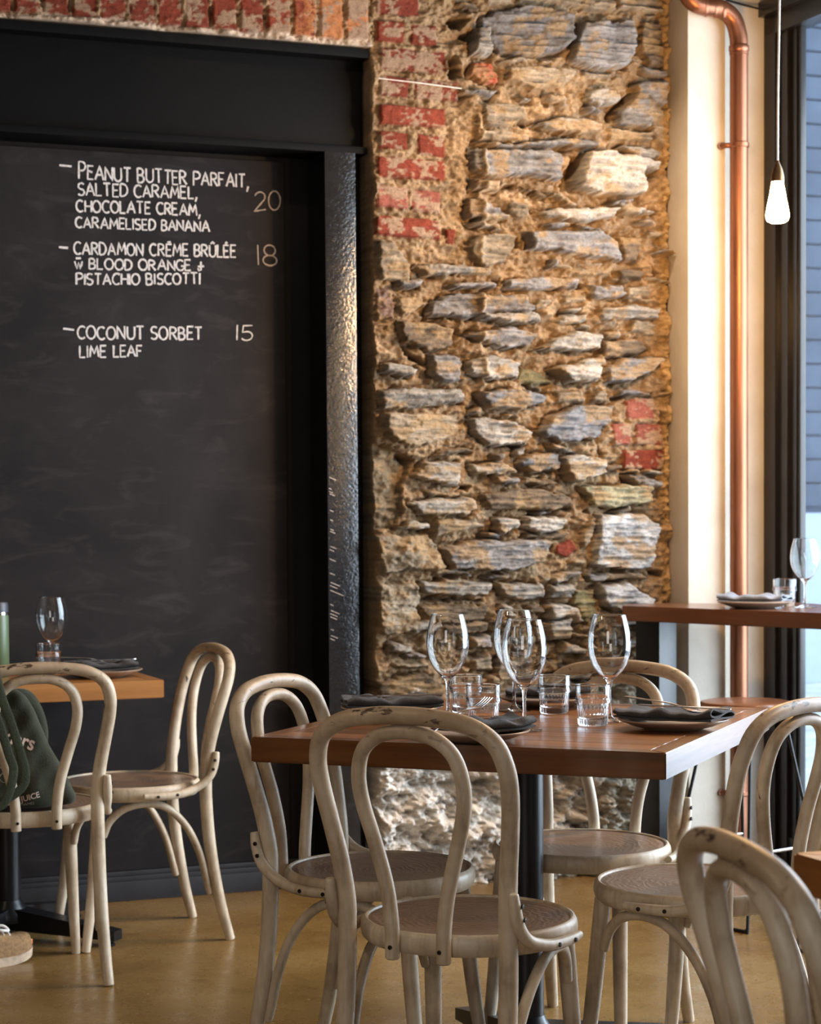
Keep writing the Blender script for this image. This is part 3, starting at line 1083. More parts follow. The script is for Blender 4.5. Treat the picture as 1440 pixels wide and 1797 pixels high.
thin_line = mesh_obj('thin_line', *sweep([W(-.108, .030, 2.594), W(.03, .034, 2.588), W(.175, .036, 2.580)], .0016, 8, 6), M['cord'])  # pale line over the bricks, built as a thin tube
tag(thin_line, 'thin white line across the red bricks', 'thin_line')

# pendant bulb
lampx = (1.043, 5.75)
pend = thing('pendant_lamp', 'bare teardrop bulb hanging on a white flex by the window, lit', 'lamp', (lampx[0], lampx[1], 0))
mesh_obj('flex', *sweep([(0, 0, 3.298), (.004, 0, 3.0), (.006, 0, 2.75), (.001, 0, 2.4), (0, 0, 2.198)], .0034, 8, 8), M['cord'], pend)
V, F = lathe([(0, 2.205), (.004, 2.205), (.007, 2.196), (.014, 2.180), (.0185, 2.160), (.019, 2.145), (0, 2.145)], 24)
mesh_obj('socket', V, F, M['brass'], pend)
V, F = lathe([(0, 2.1495), (.0155, 2.1495), (.0175, 2.135), (.023, 2.105), (.030, 2.07), (.0325, 2.055), (.0325, 2.046), (.029, 2.037), (.018, 2.031), (0, 2.0285)], 32)
mesh_obj('bulb', V, F, M['bulb'], pend)

# ------------------------------------------------------------------ chalkboard with its hand lettering
BU1, BT0, BT1, BV = -.3582, 2.385, 2.350, -.18
board = thing('chalkboard', 'tall black chalkboard with dessert menu in white chalk', 'chalkboard', W(-1.0, BV, 0))
bx, by, _ = W(-1.0, BV, 0)
def onb(u, z, off):
    p = W(u, BV + off, z)
    return (p[0] - bx, p[1] - by, p[2])
V, F = join(wbox(-2.9, BU1, BV - .015, BV, .095, BT1, .002))
V = [(p[0] - bx, p[1] - by, p[2]) for p in V]
mesh_obj('panel', V, F, M['board'], board)

def arc(cx, cy, rx, ry, a0, a1, n=12):
    return [(cx + rx * math.cos(R(a0 + (a1 - a0) * k / n)), cy + ry * math.sin(R(a0 + (a1 - a0) * k / n))) for k in range(n + 1)]
GL = {
 'A': (.72, [[(0, 0), (.36, 1), (.72, 0)], [(.14, .36), (.6, .36)]]),
 'B': (.56, [[(0, 0), (0, 1)], [(0, 1)] + arc(.2, .76, .28, .24, 90, -90) + [(0, .52)], [(.2, .52)] + arc(.24, .26, .3, .26, 90, -90) + [(0, 0)]]),
 'C': (.64, [arc(.38, .5, .38, .5, 48, 312, 16)]),
 'D': (.62, [[(0, 0), (0, 1)], [(0, 1)] + arc(.18, .5, .44, .5, 90, -90, 14) + [(0, 0)]]),
 'E': (.5, [[(.5, 1), (0, 1), (0, 0), (.5, 0)], [(0, .52), (.42, .52)]]),
 'F': (.5, [[(.5, 1), (0, 1), (0, 0)], [(0, .52), (.4, .52)]]),
 'G': (.66, [arc(.38, .5, .38, .5, 48, 335, 16) + [(.7, .42), (.44, .42)]]),
 'H': (.6, [[(0, 0), (0, 1)], [(.6, 0), (.6, 1)], [(0, .5), (.6, .5)]]),
 'I': (.06, [[(.03, 0), (.03, 1)]]),
 'J': (.45, [[(.45, 1), (.45, .25)] + arc(.22, .25, .23, .25, 0, -160)]),
 'L': (.48, [[(0, 1), (0, 0), (.48, 0)]]),
 'M': (.78, [[(0, 0), (.1, 1), (.39, .3), (.68, 1), (.78, 0)]]),
 'N': (.64, [[(0, 0), (.02, 1), (.62, 0), (.64, 1)]]),
 'O': (.74, [arc(.37, .5, .37, .5, 90, 450, 22)]),
 'P': (.56, [[(0, 0), (0, 1)], [(0, 1)] + arc(.22, .74, .34, .26, 90, -90) + [(0, .48)]]),
 'R': (.6, [[(0, 0), (0, 1)], [(0, 1)] + arc(.22, .76, .3, .24, 90, -90) + [(0, .52)], [(.2, .52), (.6, 0)]]),
 'S': (.56, [arc(.3, .75, .27, .25, 35, 270, 10) + arc(.27, .25, .28, .25, 90, -150, 10)]),
 'T': (.6, [[(0, 1), (.6, 1)], [(.3, 1), (.3, 0)]]),
 'U': (.62, [[(0, 1), (0, .32)] + arc(.31, .32, .31, .32, 180, 360, 10) + [(.62, 1)]]),
 'w': (.66, [[(0, .72), (.17, 0), (.33, .6), (.5, 0), (.66, .72)], [(.1, 1.0), (.55, 1.02)]]),
 '+': (.6, [[(.0, .45), (.6, .5)], [(.3, .95), (.3, .15), (.1, .0), (.02, .3)]]),
 ',': (.12, [[(.12, .12), (-.02, -.28)]]),
 '2': (.6, [arc(.3, .72, .28, .28, 160, -40, 10) + [(0, 0), (.62, .04)]]),
 '0': (.62, [arc(.31, .5, .31, .5, 90, 450, 20)]),
 '1': (.08, [[(.04, 0), (.04, 1)]]),
 '8': (.56, [arc(.28, .74, .23, .26, -90, 270, 16), arc(.28, .25, .28, .25, 90, 450, 16)]),
 '5': (.52, [[(.5, 1), (.08, 1), (.04, .56)] + arc(.24, .3, .27, .3, 110, -150, 12)]),
 'o': (.4, [arc(.2, .25, .2, .25, 90, 450, 14)]), 's': (.34, [arc(.17, .37, .15, .13, 40, 270, 8) + arc(.17, .12, .15, .12, 90, -140, 8)]),
 't': (.3, [[(.12, .8), (.12, .08), (.28, .0)], [(0, .5), (.3, .5)]]),
 ' ': (.30, []),
}
ACC = {'\u0112': ('E', [[(.08, 1.17), (.42, 1.19)]]), '\u00db': ('U', [[(.12, 1.12), (.31, 1.27), (.5, 1.12)]]), '\u00c9': ('E', [[(.18, 1.12), (.36, 1.28)]])}
def glyph(ch):
    if ch in ACC:
        w, s = GL[ACC[ch][0]]
        return w, s + ACC[ch][1]
    return GL[ch]
def stroke_text(text, rj, jitter=.035, gap=.17):
    x, out = 0.0, []
    for ch in text:
        w, st = glyph(ch)
        sk, up, sc = rj.uniform(-jitter, jitter), rj.uniform(-jitter, jitter), 1 + rj.uniform(-jitter, jitter)
        for s in st:
            out.append([(x + px * sc + sk * py, py * sc + up) for px, py in s])
        x += w * sc + gap + rj.uniform(-.03, .03)
    return out, x - gap
def ribbon(strokes, place, width, rj):
    V, F = [], []
    for s in strokes:
        s = [np.array(p, float) for p in s]
        dense = []
        for a, b in zip(s[:-1], s[1:]):
            n = max(1, int(np.linalg.norm(b - a) / (width * 2)))
            dense += [a + (b - a) * k / n for k in range(n)]
        dense.append(s[-1])
        m = len(dense)
        i0 = len(V)
        for i, p in enumerate(dense):
            t = dense[min(i + 1, m - 1)] - dense[max(i - 1, 0)]
            t = t / (np.linalg.norm(t) + 1e-9)
            nn = np.array((-t[1], t[0])) * width * .5 * (1 + rj.uniform(-.25, .25))
            V.append(place(*(p + nn)))
            V.append(place(*(p - nn)))
        for i in range(m - 1):
            a = i0 + 2 * i
            F.append((a, a + 1, a + 3, a + 2))
    return V, F
rj = random.Random(5)
for text, ua, za, ub, zb, h in CHALK:
    if text == '-':
        V, F = ribbon([[(ua, za), (ub, zb)]], lambda u, z: onb(u, z, .0016), .006, rj)
        mesh_obj('chalk_dash', V, F, M['chalk'], board, False)
        continue
    text = text.replace('CREME BRULEE', 'CR\u0112ME BR\u00dbL\u00c9E')
    st, wid = stroke_text(text, rj)
    L = math.hypot(ub - ua, zb - za)
    sx = L / wid
    num = text.isdigit()
    out = []
    for s in st:
        out.append([(ua + (ub - ua) * (p[0] * sx) / L, za + (zb - za) * (p[0] * sx) / L + p[1] * h) for p in s])
    if text.startswith('PEANUT'):
        out = [[(u, za + (z - za) * (1.22 if u < ua + .028 else 1)) for u, z in s] for s in out]
    V, F = ribbon(out, lambda u, z: onb(u, z, .0016), .0042 if num else .0056, rj)
    mesh_obj('chalk_price' if num else 'chalk_line', V, F, M['chalk_d'] if num and text != '15' else M['chalk'], board, False)

# small chalk tick marks on the steel post
tick = []
for z, ln in ((1.335, 12), (1.30, 5), (1.29, 6), (1.283, 9), (1.23, 6), (1.20, 5), (1.17, 6), (1.163, 9), (1.115, 11), (1.105, 8), (1.075, 11), (1.03, 9), (1.0, 16), (.99, 13), (.975, 24), (.93, 6), (.91, 15), (.90, 13), (.89, 12), (.85, 5), (.83, 12), (.82, 8)):
    u0 = -.266 + rj.uniform(0, .004)
    tick.append([(u0, z), (u0 + ln * .0019, z - ln * .0008)])
V, F = ribbon(tick, lambda u, z: W(u, -.0268, z), .0022, rj)
mesh_obj('chalk_marks', V, F, M['chalk_d'], post, False)
# ------------------------------------------------------------------ bentwood chairs
def make_chair():
    root = thing('bentwood_chair', '', 'chair')
    ring = [(.180, .418), (.197, .416), (.2040, .423), (.2070, .436), (.2055, .448), (.2015, .4555), (.1970, .4575), (.1935, .4560), (.1920, .452), (.186, .450)]
    V, F = lathe(ring + [ring[0]], 56)
    mesh_obj('seat_ring', V, F, M['cream'], root)
    V, F = lathe([(0, .4480), (.08, .4483), (.150, .4500), (.178, .4530), (.1885, .4535), (.1925, .4515), (.1925, .428), (0, .426)], 56)
    mesh_obj('seat', V, F, M['seat'], root)
    for s in (1, -1):
        mesh_obj('leg', *sweep([(s * .141, -.128, .425), (s * .146, -.136, .33), (s * .153, -.152, .17), (s * .164, -.176, .0)], [.0175, .0175, .016, .0125], 16), M['cream'], root)
        mesh_obj('leg', *sweep([(s * .1643, .180, .478), (s * .1648, .180, .40), (s * .166, .190, .27), (s * .170, .215, .12), (s * .176, .245, .0)], [.0175, .0178, .0175, .016, .0135], 16), M['cream'], root)
    half = [(.1565, .180, .455), (.1565, .181, .505), (.163, .192, .58), (.1735, .208, .655), (.1815, .226, .725), (.180, .241, .775), (.163, .2525, .818), (.120, .260, .846), (.060, .2645, .857)]
    half = [(x * 1.05, y, z) for x, y, z in half]
    loop = half + [(0, .266, .860)] + [(-x, y, z) for x, y, z in reversed(half)]
    rad = [.0176, .0174, .017] + [.0165] * (len(loop) - 6) + [.017, .0174, .0176]
    mesh_obj('back_frame', *sweep(loop, rad, 16, 7, cap=False), M['cream'], root)
    ih = [(.050, .2130, .408), (.051, .2135, .47), (.060, .2135, .54), (.080, .2185, .62), (.0975, .2290, .69), (.1005, .2400, .745), (.086, .2500, .793), (.050, .2570, .822)]
    ih = [(x * 1.04, y, z) for x, y, z in ih]
    iloop = ih + [(0, .2590, .8305)] + [(-x, y, z) for x, y, z in reversed(ih)]
    il = mesh_obj('inner_hoop', *sweep(iloop, .0138, 14, 7), M['cream'], root)
    for s in (1, -1):
        V, F = lathe([(0, 0), (.0042, 0), (.0042, .003), (0, .004)], 10)
        mesh_obj('screw', [(x + s * .050, .2255 + z, y + .432) for x, y, z in V], F, M['screw'], il)
    for s in (1, -1):
        bp = [(s * .1865, .205, .545), (s * .1875, .200, .515), (s * .1895, .186, .480), (s * .1935, .150, .450), (s * .2080, .090, .434), (s * .2170, .020, .432), (s * .2190, -.02, .434)]
        b = mesh_obj('corner_bracket', *sweep(bp, [.009, .0115, .012, .012, .0115, .0105, .008], 12, 6), M['cream'], root)
        for q, (cx, cy, cz) in enumerate([(.1985, .196, .522), (.2005, .190, .497), (.2195, .078, .4335), (.2265, .020, .432)]):
            V, F = lathe([(0, 0), (.0044, 0), (.0044, .003), (0, .0038)], 10)
            d = Vector((s, .15 if q > 1 else .0, 0)).normalized()
            mt = Matrix.Translation((s * cx, cy, cz)) @ d.to_track_quat('Z', 'Y').to_matrix().to_4x4()
            mesh_obj('screw', [mt @ Vector(p) for p in V], F, M['screw'], b)
        st = [(s * .1525, -.118, .318), (s * .157, -.100, .362), (s * .167, -.060, .396), (s * .176, .0, .4075), (s * .1775, .060, .392), (s * .172, .118, .335), (s * .166, .158, .255), (s * .163, .182, .165), (s * .163, .190, .135)]
        mesh_obj('stretcher', *sweep(st, [.0095] + [.0108] * 7 + [.0095], 12, 6), M['cream'], root)
    return root

CHAIRS = [
    # x, y, back direction, height of the hoop back, label, group
    (.107, 3.820, (-.46, -.888), 1.0, 'cream bentwood chair at the set table, seen from behind in front of the tabletop', 'chairs round the set table'),
    (-.070, 4.355, (-.905, .43), .975, 'cream bentwood chair at the set table, standing before the black steel post', 'chairs round the set table'),
    (.391, 4.652, (.45, .893), .965, 'cream bentwood chair at the set table, its back against the stone wall', 'chairs round the set table'),
    (.582, 4.165, (.75, -.66), .935, 'cream bentwood chair at the set table on the window side, seat towards us', 'chairs round the set table'),
    (-.818, 5.820, (.914, .405), .92, 'cream bentwood chair at the end of the small table by the chalkboard, in profile', 'chairs at the small table'),
    (-1.035, 5.370, (.33, -.944), .935, 'cream bentwood chair holding a dark green canvas bag', 'chairs at the small table'),
    (.622, 2.345, (-.977, -.21), .945, 'cropped cream bentwood chair nearest the camera, chipped hoop back', 'chairs at the near table'),
]
proto = make_chair()
for i, (x, y, b, k, lab, grp) in enumerate(CHAIRS):
    o = proto if i == 0 else copy_tree(proto)
    o.location = (x, y, 0)
    o.rotation_euler = (0, 0, math.atan2(-b[0], b[1]))
    for ch in o.children:                       # the old chairs' hoops are not all bent to one height
        if ch.name.startswith(('back_frame', 'inner_hoop')):
            ch.scale = (1, 1, k)
            ch.location = (0, 0, .457 * (1 - k))
    tag(o, lab, 'chair', grp)

# ------------------------------------------------------------------ tables
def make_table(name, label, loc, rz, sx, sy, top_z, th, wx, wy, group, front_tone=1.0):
    t = thing(name, label, 'table', (loc[0], loc[1], 0), rz, group)
    rt = random.Random(int(sx * 1000 + sy * 77))
    bw = .042
    parts, tones = [], []
    n = max(5, int((sy - 2 * bw) / .082))
    pw = (sy - 2 * bw) / n
    for k in range(n):
        y0 = -sy / 2 + bw + k * pw
        V, F = bevel_box(-sx / 2 + bw, sx / 2 - bw, y0 + .0008, y0 + pw - .0008, top_z - th * .8, top_z - .0003, .0012, 1)
        parts.append((V, F))
        tones += [rt.uniform(.72, 1.15)] * len(V)
    o = mesh_obj('tabletop', *join(*parts), wx, t)
    paint(o, 'tone', np.array(tones)[:, None] * np.array([[1, .97, .94]]))
    X, Y = sx / 2, sy / 2
    for a in ('front', 'back', 'one', 'two'):
        if a in ('front', 'back'):
            sg = -1 if a == 'front' else 1
            poly = [(-X, sg * Y), (X, sg * Y), (X - bw, sg * (Y - bw)), (-X + bw, sg * (Y - bw))]
            mt = wx
        else:
            sg = -1 if a == 'one' else 1
            poly = [(sg * X, -Y), (sg * X, Y), (sg * (X - bw), Y - bw), (sg * (X - bw), -Y + bw)]
            mt = wy
        e = mesh_obj('edge_board', *prism(poly, top_z - th, top_z, .0022), mt, t)
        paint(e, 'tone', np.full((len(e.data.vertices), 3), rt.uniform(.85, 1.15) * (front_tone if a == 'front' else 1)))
    r = .038
    V, F = lathe([(0, .06), (r, .06), (r, top_z - th - .012), (0, top_z - th - .012)], 32)
    mesh_obj('post', V, F, M['black'], t)
    mesh_obj('mounting_plate', *bevel_box(-.17, .17, -.17, .17, top_z - th - .012, top_z - th, .002), M['black'], t)
    V, F = lathe([(0, .05), (.060, .05), (.060, .075), (.044, .10), (.039, .112), (0, .112)], 32)
    mesh_obj('hub', V, F, M['black'], t)
    for k in range(4):
        a = R(45 + 90 * k) + (math.atan2(sy, sx) - R(45)) * (1 if k % 2 == 0 else -1)
        ln = .36
        V = [(0.0, -.032, .030), (0.0, .032, .030), (0.0, .032, .095), (0.0, -.032, .095),
             (ln, -.022, .018), (ln, .022, .018), (ln, .022, .046), (ln, -.022, .046)]
        F = [(0, 1, 2, 3), (7, 6, 5, 4), (0, 4, 5, 1), (1, 5, 6, 2), (2, 6, 7, 3), (3, 7, 4, 0)]
        V = [(p[0] * math.cos(a) - p[1] * math.sin(a), p[0] * math.sin(a) + p[1] * math.cos(a), p[2]) for p in V]
        f = mesh_obj('base_foot', V, F, M['black'], t, False)
        V, F = lathe([(0, 0), (.017, 0), (.019, .004), (.012, .012), (.012, .024), (0, .024)], 16)
        mesh_obj('glide', [(p[0] + (ln - .03) * math.cos(a), p[1] + (ln - .03) * math.sin(a), p[2]) for p in V], F, M['black'], f)
    return t

TZ = .76
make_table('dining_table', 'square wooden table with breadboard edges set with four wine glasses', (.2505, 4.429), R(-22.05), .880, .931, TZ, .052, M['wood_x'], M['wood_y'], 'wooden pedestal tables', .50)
lt = W(-.972 - .38, .592 - .35)
make_table('dining_table', 'small honey-coloured wooden table in front of the chalkboard', lt, TH, .76, .70, TZ, .050, M['wood_l'], M['wood_l'], 'wooden pedestal tables')
nt_ = W(-.928 + .42, 3.7495 + .42)
make_table('dining_table', 'dark wooden table corner at the right edge beside the nearest chair', nt_, TH, .84, .84, TZ, .052, M['wood_x'], M['wood_y'], 'wooden pedestal tables')

# bar shelf in the window corner
BARZ = .912
bar = thing('bar_counter', 'dark wooden bar counter in the window corner with a set place', 'counter', (.95, 6.33, 0), R(-46.6))
ca, sa = math.cos(R(46.6)), math.sin(R(46.6))
def tobar(x, y):
    dx, dy = x - .95, y - 6.33
    return (dx * ca - dy * sa, dx * sa + dy * ca)
bp = [(.69, 6.60), (1.62, 5.622), W(1.285, 1.33)[:2], W(1.285, .24)[:2], W(1.18, .215)[:2], W(1.06, .215)[:2], W(.935, .136)[:2], W(.935, .085)[:2], W(.735, .085)[:2]]
mesh_obj('worktop', *prism([tobar(*p) for p in bp], BARZ - .049, BARZ, .003), M['wood_d'], bar)
ex, ey = tobar(.807, 6.56)
mesh_obj('leg', *bevel_box(ex - .10, ex, ey, ey + .088, 0, BARZ - .049, .003), M['black'], bar)
mesh_obj('foot_plate', *bevel_box(ex - .12, ex + .02, ey - .012, ey + .10, 0, .008, .002), M['black'], bar)
ex2, ey2 = tobar(1.60, 5.72)
mesh_obj('leg', *bevel_box(ex2 - .10, ex2, ey2, ey2 + .088, 0, BARZ - .049, .003), M['black'], bar)

def make_stool():
    t = thing('bar_stool', '', 'stool')
    V, F = lathe([(0, .628), (.128, .628), (.135, .633), (.136, .642), (.133, .649), (.127, .6505), (0, .6490)], 44)
    mesh_obj('seat', V, F, M['wood_s'], t)
    V, F = lathe([(0, .622), (.085, .622), (.085, .628), (0, .628)], 32)
    mesh_obj('seat_plate', V, F, M['rod'], t)
    for s in (1, -1):
        p = [(s * .070, -.085, .626), (s * .120, -.125, .34), (s * .178, -.172, .030), (s * .182, -.168, .010), (s * .182, -.140, .0052), (s * .182, .140, .0052), (s * .182, .168, .010), (s * .178, .172, .030), (s * .120, .125, .34), (s * .070, .085, .626)]
        mesh_obj('leg_frame', *sweep(p, .0052, 10, 5), M['rod'], t)
    for s in (1, -1):
        mesh_obj('foot_rest', *sweep([(-.143, s * .1435, .22), (0, s * .1435, .22), (.143, s * .1435, .22)], .0048, 10, 3), M['chrome'], t)
    return t
st = make_stool()
st.location = (1.0, 6.035, 0)
st.rotation_euler = (0, 0, R(38))
tag(st, 'round wooden bar stool on black rods in front of the copper pipe', 'stool', 'bar stools at the window counter')
st2 = copy_tree(st)
st2.location = (1.30, 5.62, 0)
st2.rotation_euler = (0, 0, R(62))
tag(st2, 'bar stool cropped at the right edge, before the window', 'stool', 'bar stools at the window counter')

# ------------------------------------------------------------------ tableware
WG = [(0, .0006), (.034, .0), (.0372, .0008), (.0376, .0018), (.036, .0028), (.024, .0042), (.012, .0075), (.0062, .013), (.0042, .022), (.0036, .040), (.0036, .066), (.0045, .080), (.0080, .0905), (.018, .0985), (.0290, .1100), (.0385, .1265), (.0450, .1460), (.0474, .1640), (.0472, .1780), (.0452, .1960), (.0412, .2150), (.0375, .2285), (.0364, .2327), (.0360, .2342), (.0356, .2349),
      (.0352, .2350), (.0349, .2348), (.0347, .2341), (.0351, .2326), (.0363, .2283), (.0400, .2148), (.0440, .1960), (.0460, .1780), (.0462, .1640), (.0438, .1466), (.0374, .1274), (.0280, .1115), (.0170, .1005), (.0085, .0945), (0, .0935)]
TU = [(0, .0008), (.0285, .0), (.0305, .0012), (.0318, .006), (.0328, .028), (.0338, .0455), (.0350, .0480), (.0386, .0500), (.0390, .0540), (.0376, .0575), (.0368, .0615), (.0367, .066), (.0370, .076), (.0373, .0845), (.0374, .0868), (.0373, .0879), (.0369, .0885), (.0363, .0885), (.0359, .0879), (.0357, .0868), (.0356, .0845), (.0353, .076), (.0350, .066), (.0347, .057), (.0335, .051), (.0326, .047), (.0308, .030), (.0296, .021), (.0280, .0165), (.0250, .0150), (.020, .0146), (.010, .0145), (0, .0145)]
def flute(a, r, z):
    return 1 + (.026 * math.cos(26 * a) if .004 < z < .046 and .0305 < r < .0345 else 0)
def make_glass_obj():
    V, F = lathe(WG, 64)
    o = mesh_obj('wine_glass', V, F, M['glass'], None, True, 60)
    return o
def make_tumbler():
    V, F = lathe(TU, 104, flute)
    return mesh_obj('tumbler', V, F, M['glass'], None, True, 50)
def make_plate():
    pr = [(0, .0), (.060, .0), (.064, .002), (.088, .0085), (.111, .0175), (.1160, .0205), (.1164, .0220), (.1150, .0230), (.1090, .0212), (.086, .0125), (.070, .0085), (0, .0075)]
    V, F = lathe(pr, 64)
    return mesh_obj('side_plate', V, F, M['plate'], None, True, 50)

def napkin(length, width, seed, mat, layers=3, fold=.0075):
    rn = random.Random(seed)
    path = []
    z = 0.0
    for l in range(layers):
        d = 1 if l % 2 == 0 else -1
        w0 = width * (1 - .10 * l)
        for k in range(13):
            t = k / 12
            path.append((d * (-w0 / 2 + w0 * t), z + .0035 * math.sin(t * 5 + l) * (1 if l else .3)))
        if l < layers - 1:
            for k in range(1, 6):
                a = -math.pi / 2 + math.pi * k / 6
                path.append((d * (w0 / 2 + fold * .9 * math.cos(a)), z + fold * (1 + math.sin(a)) / 1.0 * .5 + .0))
            z += fold
    path = [np.array(p) for p in path]
    m = len(path)
    nrm = []
    for i in range(m):
        t = path[min(i + 1, m - 1)] - path[max(i - 1, 0)]
        t = t / (np.linalg.norm(t) + 1e-9)
        nrm.append(np.array((-t[1], t[0])))
    th = .0016
    prof = [p + n * th for p, n in zip(path, nrm)] + [p - n * th for p, n in reversed(list(zip(path, nrm)))]
    V, F = [], []
    nl = 26
    ph = [rn.uniform(0, 6) for _ in range(6)]
    for i in range(nl):
        s = i / (nl - 1) - .5
        for j, p in enumerate(prof):
            y, zz = p
            sk = .06 * y * math.sin(ph[0]) + .004 * math.sin(9 * s + ph[1])
            lift = zz / (.02 + 1e-9)
            zz2 = zz + (.004 * math.sin(11 * s + ph[2]) + .003 * math.sin(23 * s + ph[3] + y * 20)) * min(1, lift) + .010 * abs(2 * s) ** 3 * (1 - .2 * lift) * .4
            V.append((s * length + sk, y * (1 + .06 * math.sin(7 * s + ph[4])) + .003 * math.sin(8 * s + ph[5]), zz2 + .004))
    n = len(prof)
    for i in range(nl - 1):
        for j in range(n):
            j2 = (j + 1) % n
            F.append((i * n + j, (i + 1) * n + j, (i + 1) * n + j2, i * n + j2))
    F.append(tuple(range(n)))
    F.append(tuple((nl - 1) * n + j for j in reversed(range(n))))
    return mesh_obj('napkin', V, F, mat, None, True, 70)

def loft_bar(stations, t):
    """Flat tapered strip: (x, half width, z centre)."""
    V, F = [], []
    for x, y0, y1, z in stations:
        V += [(x, y0, z - t), (x, y1, z - t), (x, y1, z + t), (x, y0, z + t)]
    for i in range(len(stations) - 1):
        for k in range(4):
            k2 = (k + 1) % 4
            F.append((i * 4 + k, i * 4 + k2, i * 4 + 4 + k2, i * 4 + 4 + k))
    F.append((3, 2, 1, 0))
    e = len(V) - 4
    F.append((e, e + 1, e + 2, e + 3))
    return V, F
def make_fork():
    h = [(-.10, -.007, .007, .0030), (-.085, -.0085, .0085, .0035), (-.05, -.0055, .0055, .0055), (0, -.0030, .0030, .0075), (.025, -.0034, .0034, .0055), (.038, -.009, .009, .0028), (.048, -.0125, .0125, .0010), (.060, -.0125, .0125, .0008)]
    parts = [loft_bar(h, .0011)]
    for k in range(4):
        y = -.0100 + k * .00667
        parts.append(loft_bar([(.0595, y - .0022, y + .0022, .0008), (.080, y - .0018, y + .0018, .0022), (.100, y - .0009, y + .0009, .0065)], .0009))
    return mesh_obj('fork', *join(*parts), M['cutlery'], None, True, 50)
def make_knife():
    return mesh_obj('knife', *loft_bar([(-.105, -.006, .006, .001), (-.09, -.0075, .0075, .001), (-.03, -.0055, .0055, .001), (0, -.0050, .0050, .001), (.01, -.0065, .0075, .001), (.06, -.0065, .0095, .001), (.092, -.0060, .0080, .001), (.105, -.001, .001, .001)], .0012), M['cutlery'], None, True, 50)

def put(o, x, y, z, rz=0.0, ry=0.0, rx=0.0):
    o.location = (x, y, z)
    o.rotation_euler = (rx, ry, rz)
    return o
def dup(o):
    c = o.copy()
    COL.objects.link(c)
    for ch in list(o.children):
        copy_tree(ch, c)
    return c

glass0 = make_glass_obj()
GLASSES = [
    (.0819, 4.494, TZ, 'wine glass on the set table, leftmost, nearest the steel post', 'wine glasses on the set table'),
    (.4342, 4.4207, TZ, 'wine glass on the set table beside the window-side plate', 'wine glasses on the set table'),
    (.2381, 4.6644, TZ, 'wine glass on the set table half hidden behind the etched glass', 'wine glasses on the set table'),
    (.2382, 4.2475, TZ, 'etched wine glass on the set table, in front of the half hidden one', 'wine glasses on the set table'),
    (-1.062, 5.98, TZ, 'wine glass on the small table by the chalkboard', None),
    (1.2484, 6.3983, BARZ, 'wine glass on the bar counter against the window', None),
]
for i, (x, y, z, lab, grp) in enumerate(GLASSES):
    o = glass0 if i == 0 else dup(glass0)
    put(o, x, y, z, i * 1.1)
    o.scale = (1, 1, 1 if 'set table' in lab else .93)
    tag(o, lab, 'wine glass', grp)
    if 'etched' in lab:
        etched = o
# small etched letters on the bowl of the front glass
etched.rotation_euler = (0, 0, 0)
st_e, wid_e = stroke_text('oLst', random.Random(2), .01, .22)
def on_bowl(u, zz):
    a = math.atan2(-1.0, -.06) - .12 + u / .044
    r = .0474 * (1 - .9 * ((.164 - zz) / .07) ** 2) + .0006 if zz < .164 else .048
    return (r * math.cos(a), r * math.sin(a), zz)
sc_e = .0105
V, F = ribbon([[(p[0] * sc_e - .021, .134 + p[1] * .0085) for p in s] for s in st_e], on_bowl, .0011, random.Random(1))
mesh_obj('etched_lettering', V, F, M['chalk'], etched, False)

tum0 = make_tumbler()
TUMBLERS = [
    (.1561, 4.3677, TZ, 'tumbler on the set table beside the fork tines', 'tumblers on the set table'),
    (.1264, 4.6323, TZ, 'tumbler on the set table behind the leftmost wine glass', 'tumblers on the set table'),
    (.3261, 4.6050, TZ, 'tumbler on the set table in front of the plate nearest the stone wall', 'tumblers on the set table'),
    (.3907, 4.3403, TZ, 'tumbler on the set table, fluted, beside the window-side plate', 'tumblers on the set table'),
    (-1.052, 5.872, TZ, 'tumbler on the small table by the chalkboard', None),
    (1.1993, 6.484, BARZ, 'tumbler on the bar counter beside the wine glass', None),
]
for i, (x, y, z, lab, grp) in enumerate(TUMBLERS):
    o = tum0 if i == 0 else dup(tum0)
    put(o, x, y, z, i * .7)
    tag(o, lab, 'tumbler', grp)

pl0 = make_plate()
PLATES = [
    (.5535, 4.2619, TZ, 'taupe plate on the set table at the window side', 'plates on the set table'),
    (.1234, 4.0668, TZ, 'taupe plate on the set table behind the front chair back', 'plates on the set table'),
    (-.0445, 4.5807, TZ, 'taupe plate on the set table at the steel post side', 'plates on the set table'),
    (.3250, 4.7900, TZ, 'taupe plate on the set table at the stone wall side', 'plates on the set table'),
    (-.880, 5.740, TZ, 'taupe plate on the small table by the chalkboard', None),
    (1.085, 6.375, BARZ, 'taupe plate on the bar counter', None),
]
for i, (x, y, z, lab, grp) in enumerate(PLATES):
    o = pl0 if i == 0 else dup(pl0)
    put(o, x, y, z, i * .4)
    tag(o, lab, 'plate', grp)
NAPS = [
    (.553, 4.262, TZ, R(-30), .215, .105, 'napkin', 'folded charcoal napkin on the window-side plate of the set table', 3),
    (.150, 4.075, TZ, R(38), .20, .10, 'napkin', 'crumpled charcoal napkin under the fork on the front plate', 4),
    (-.045, 4.585, TZ, R(8), .215, .11, 'napkin', 'folded charcoal napkin on the plate before the steel post', 5),
    (.325, 4.790, TZ, R(-10), .20, .10, 'napkin', 'folded charcoal napkin on the plate nearest the stone wall', 6),
    (-.880, 5.740, TZ, R(20), .205, .10, 'napkin', 'folded charcoal napkin on the small table by the chalkboard', 7),
    (1.085, 6.375, BARZ, R(-25), .215, .11, 'napkin_b', 'folded blue-grey napkin on the bar counter plate', 8),
]
for x, y, z, rz, ln, wd, mk, lab, sd in NAPS:
    o = napkin(ln, wd, sd, M[mk])
    put(o, x, y, z + .0185, rz)
    tag(o, lab, 'napkin', 'napkins on the plates')
fork0 = make_fork()
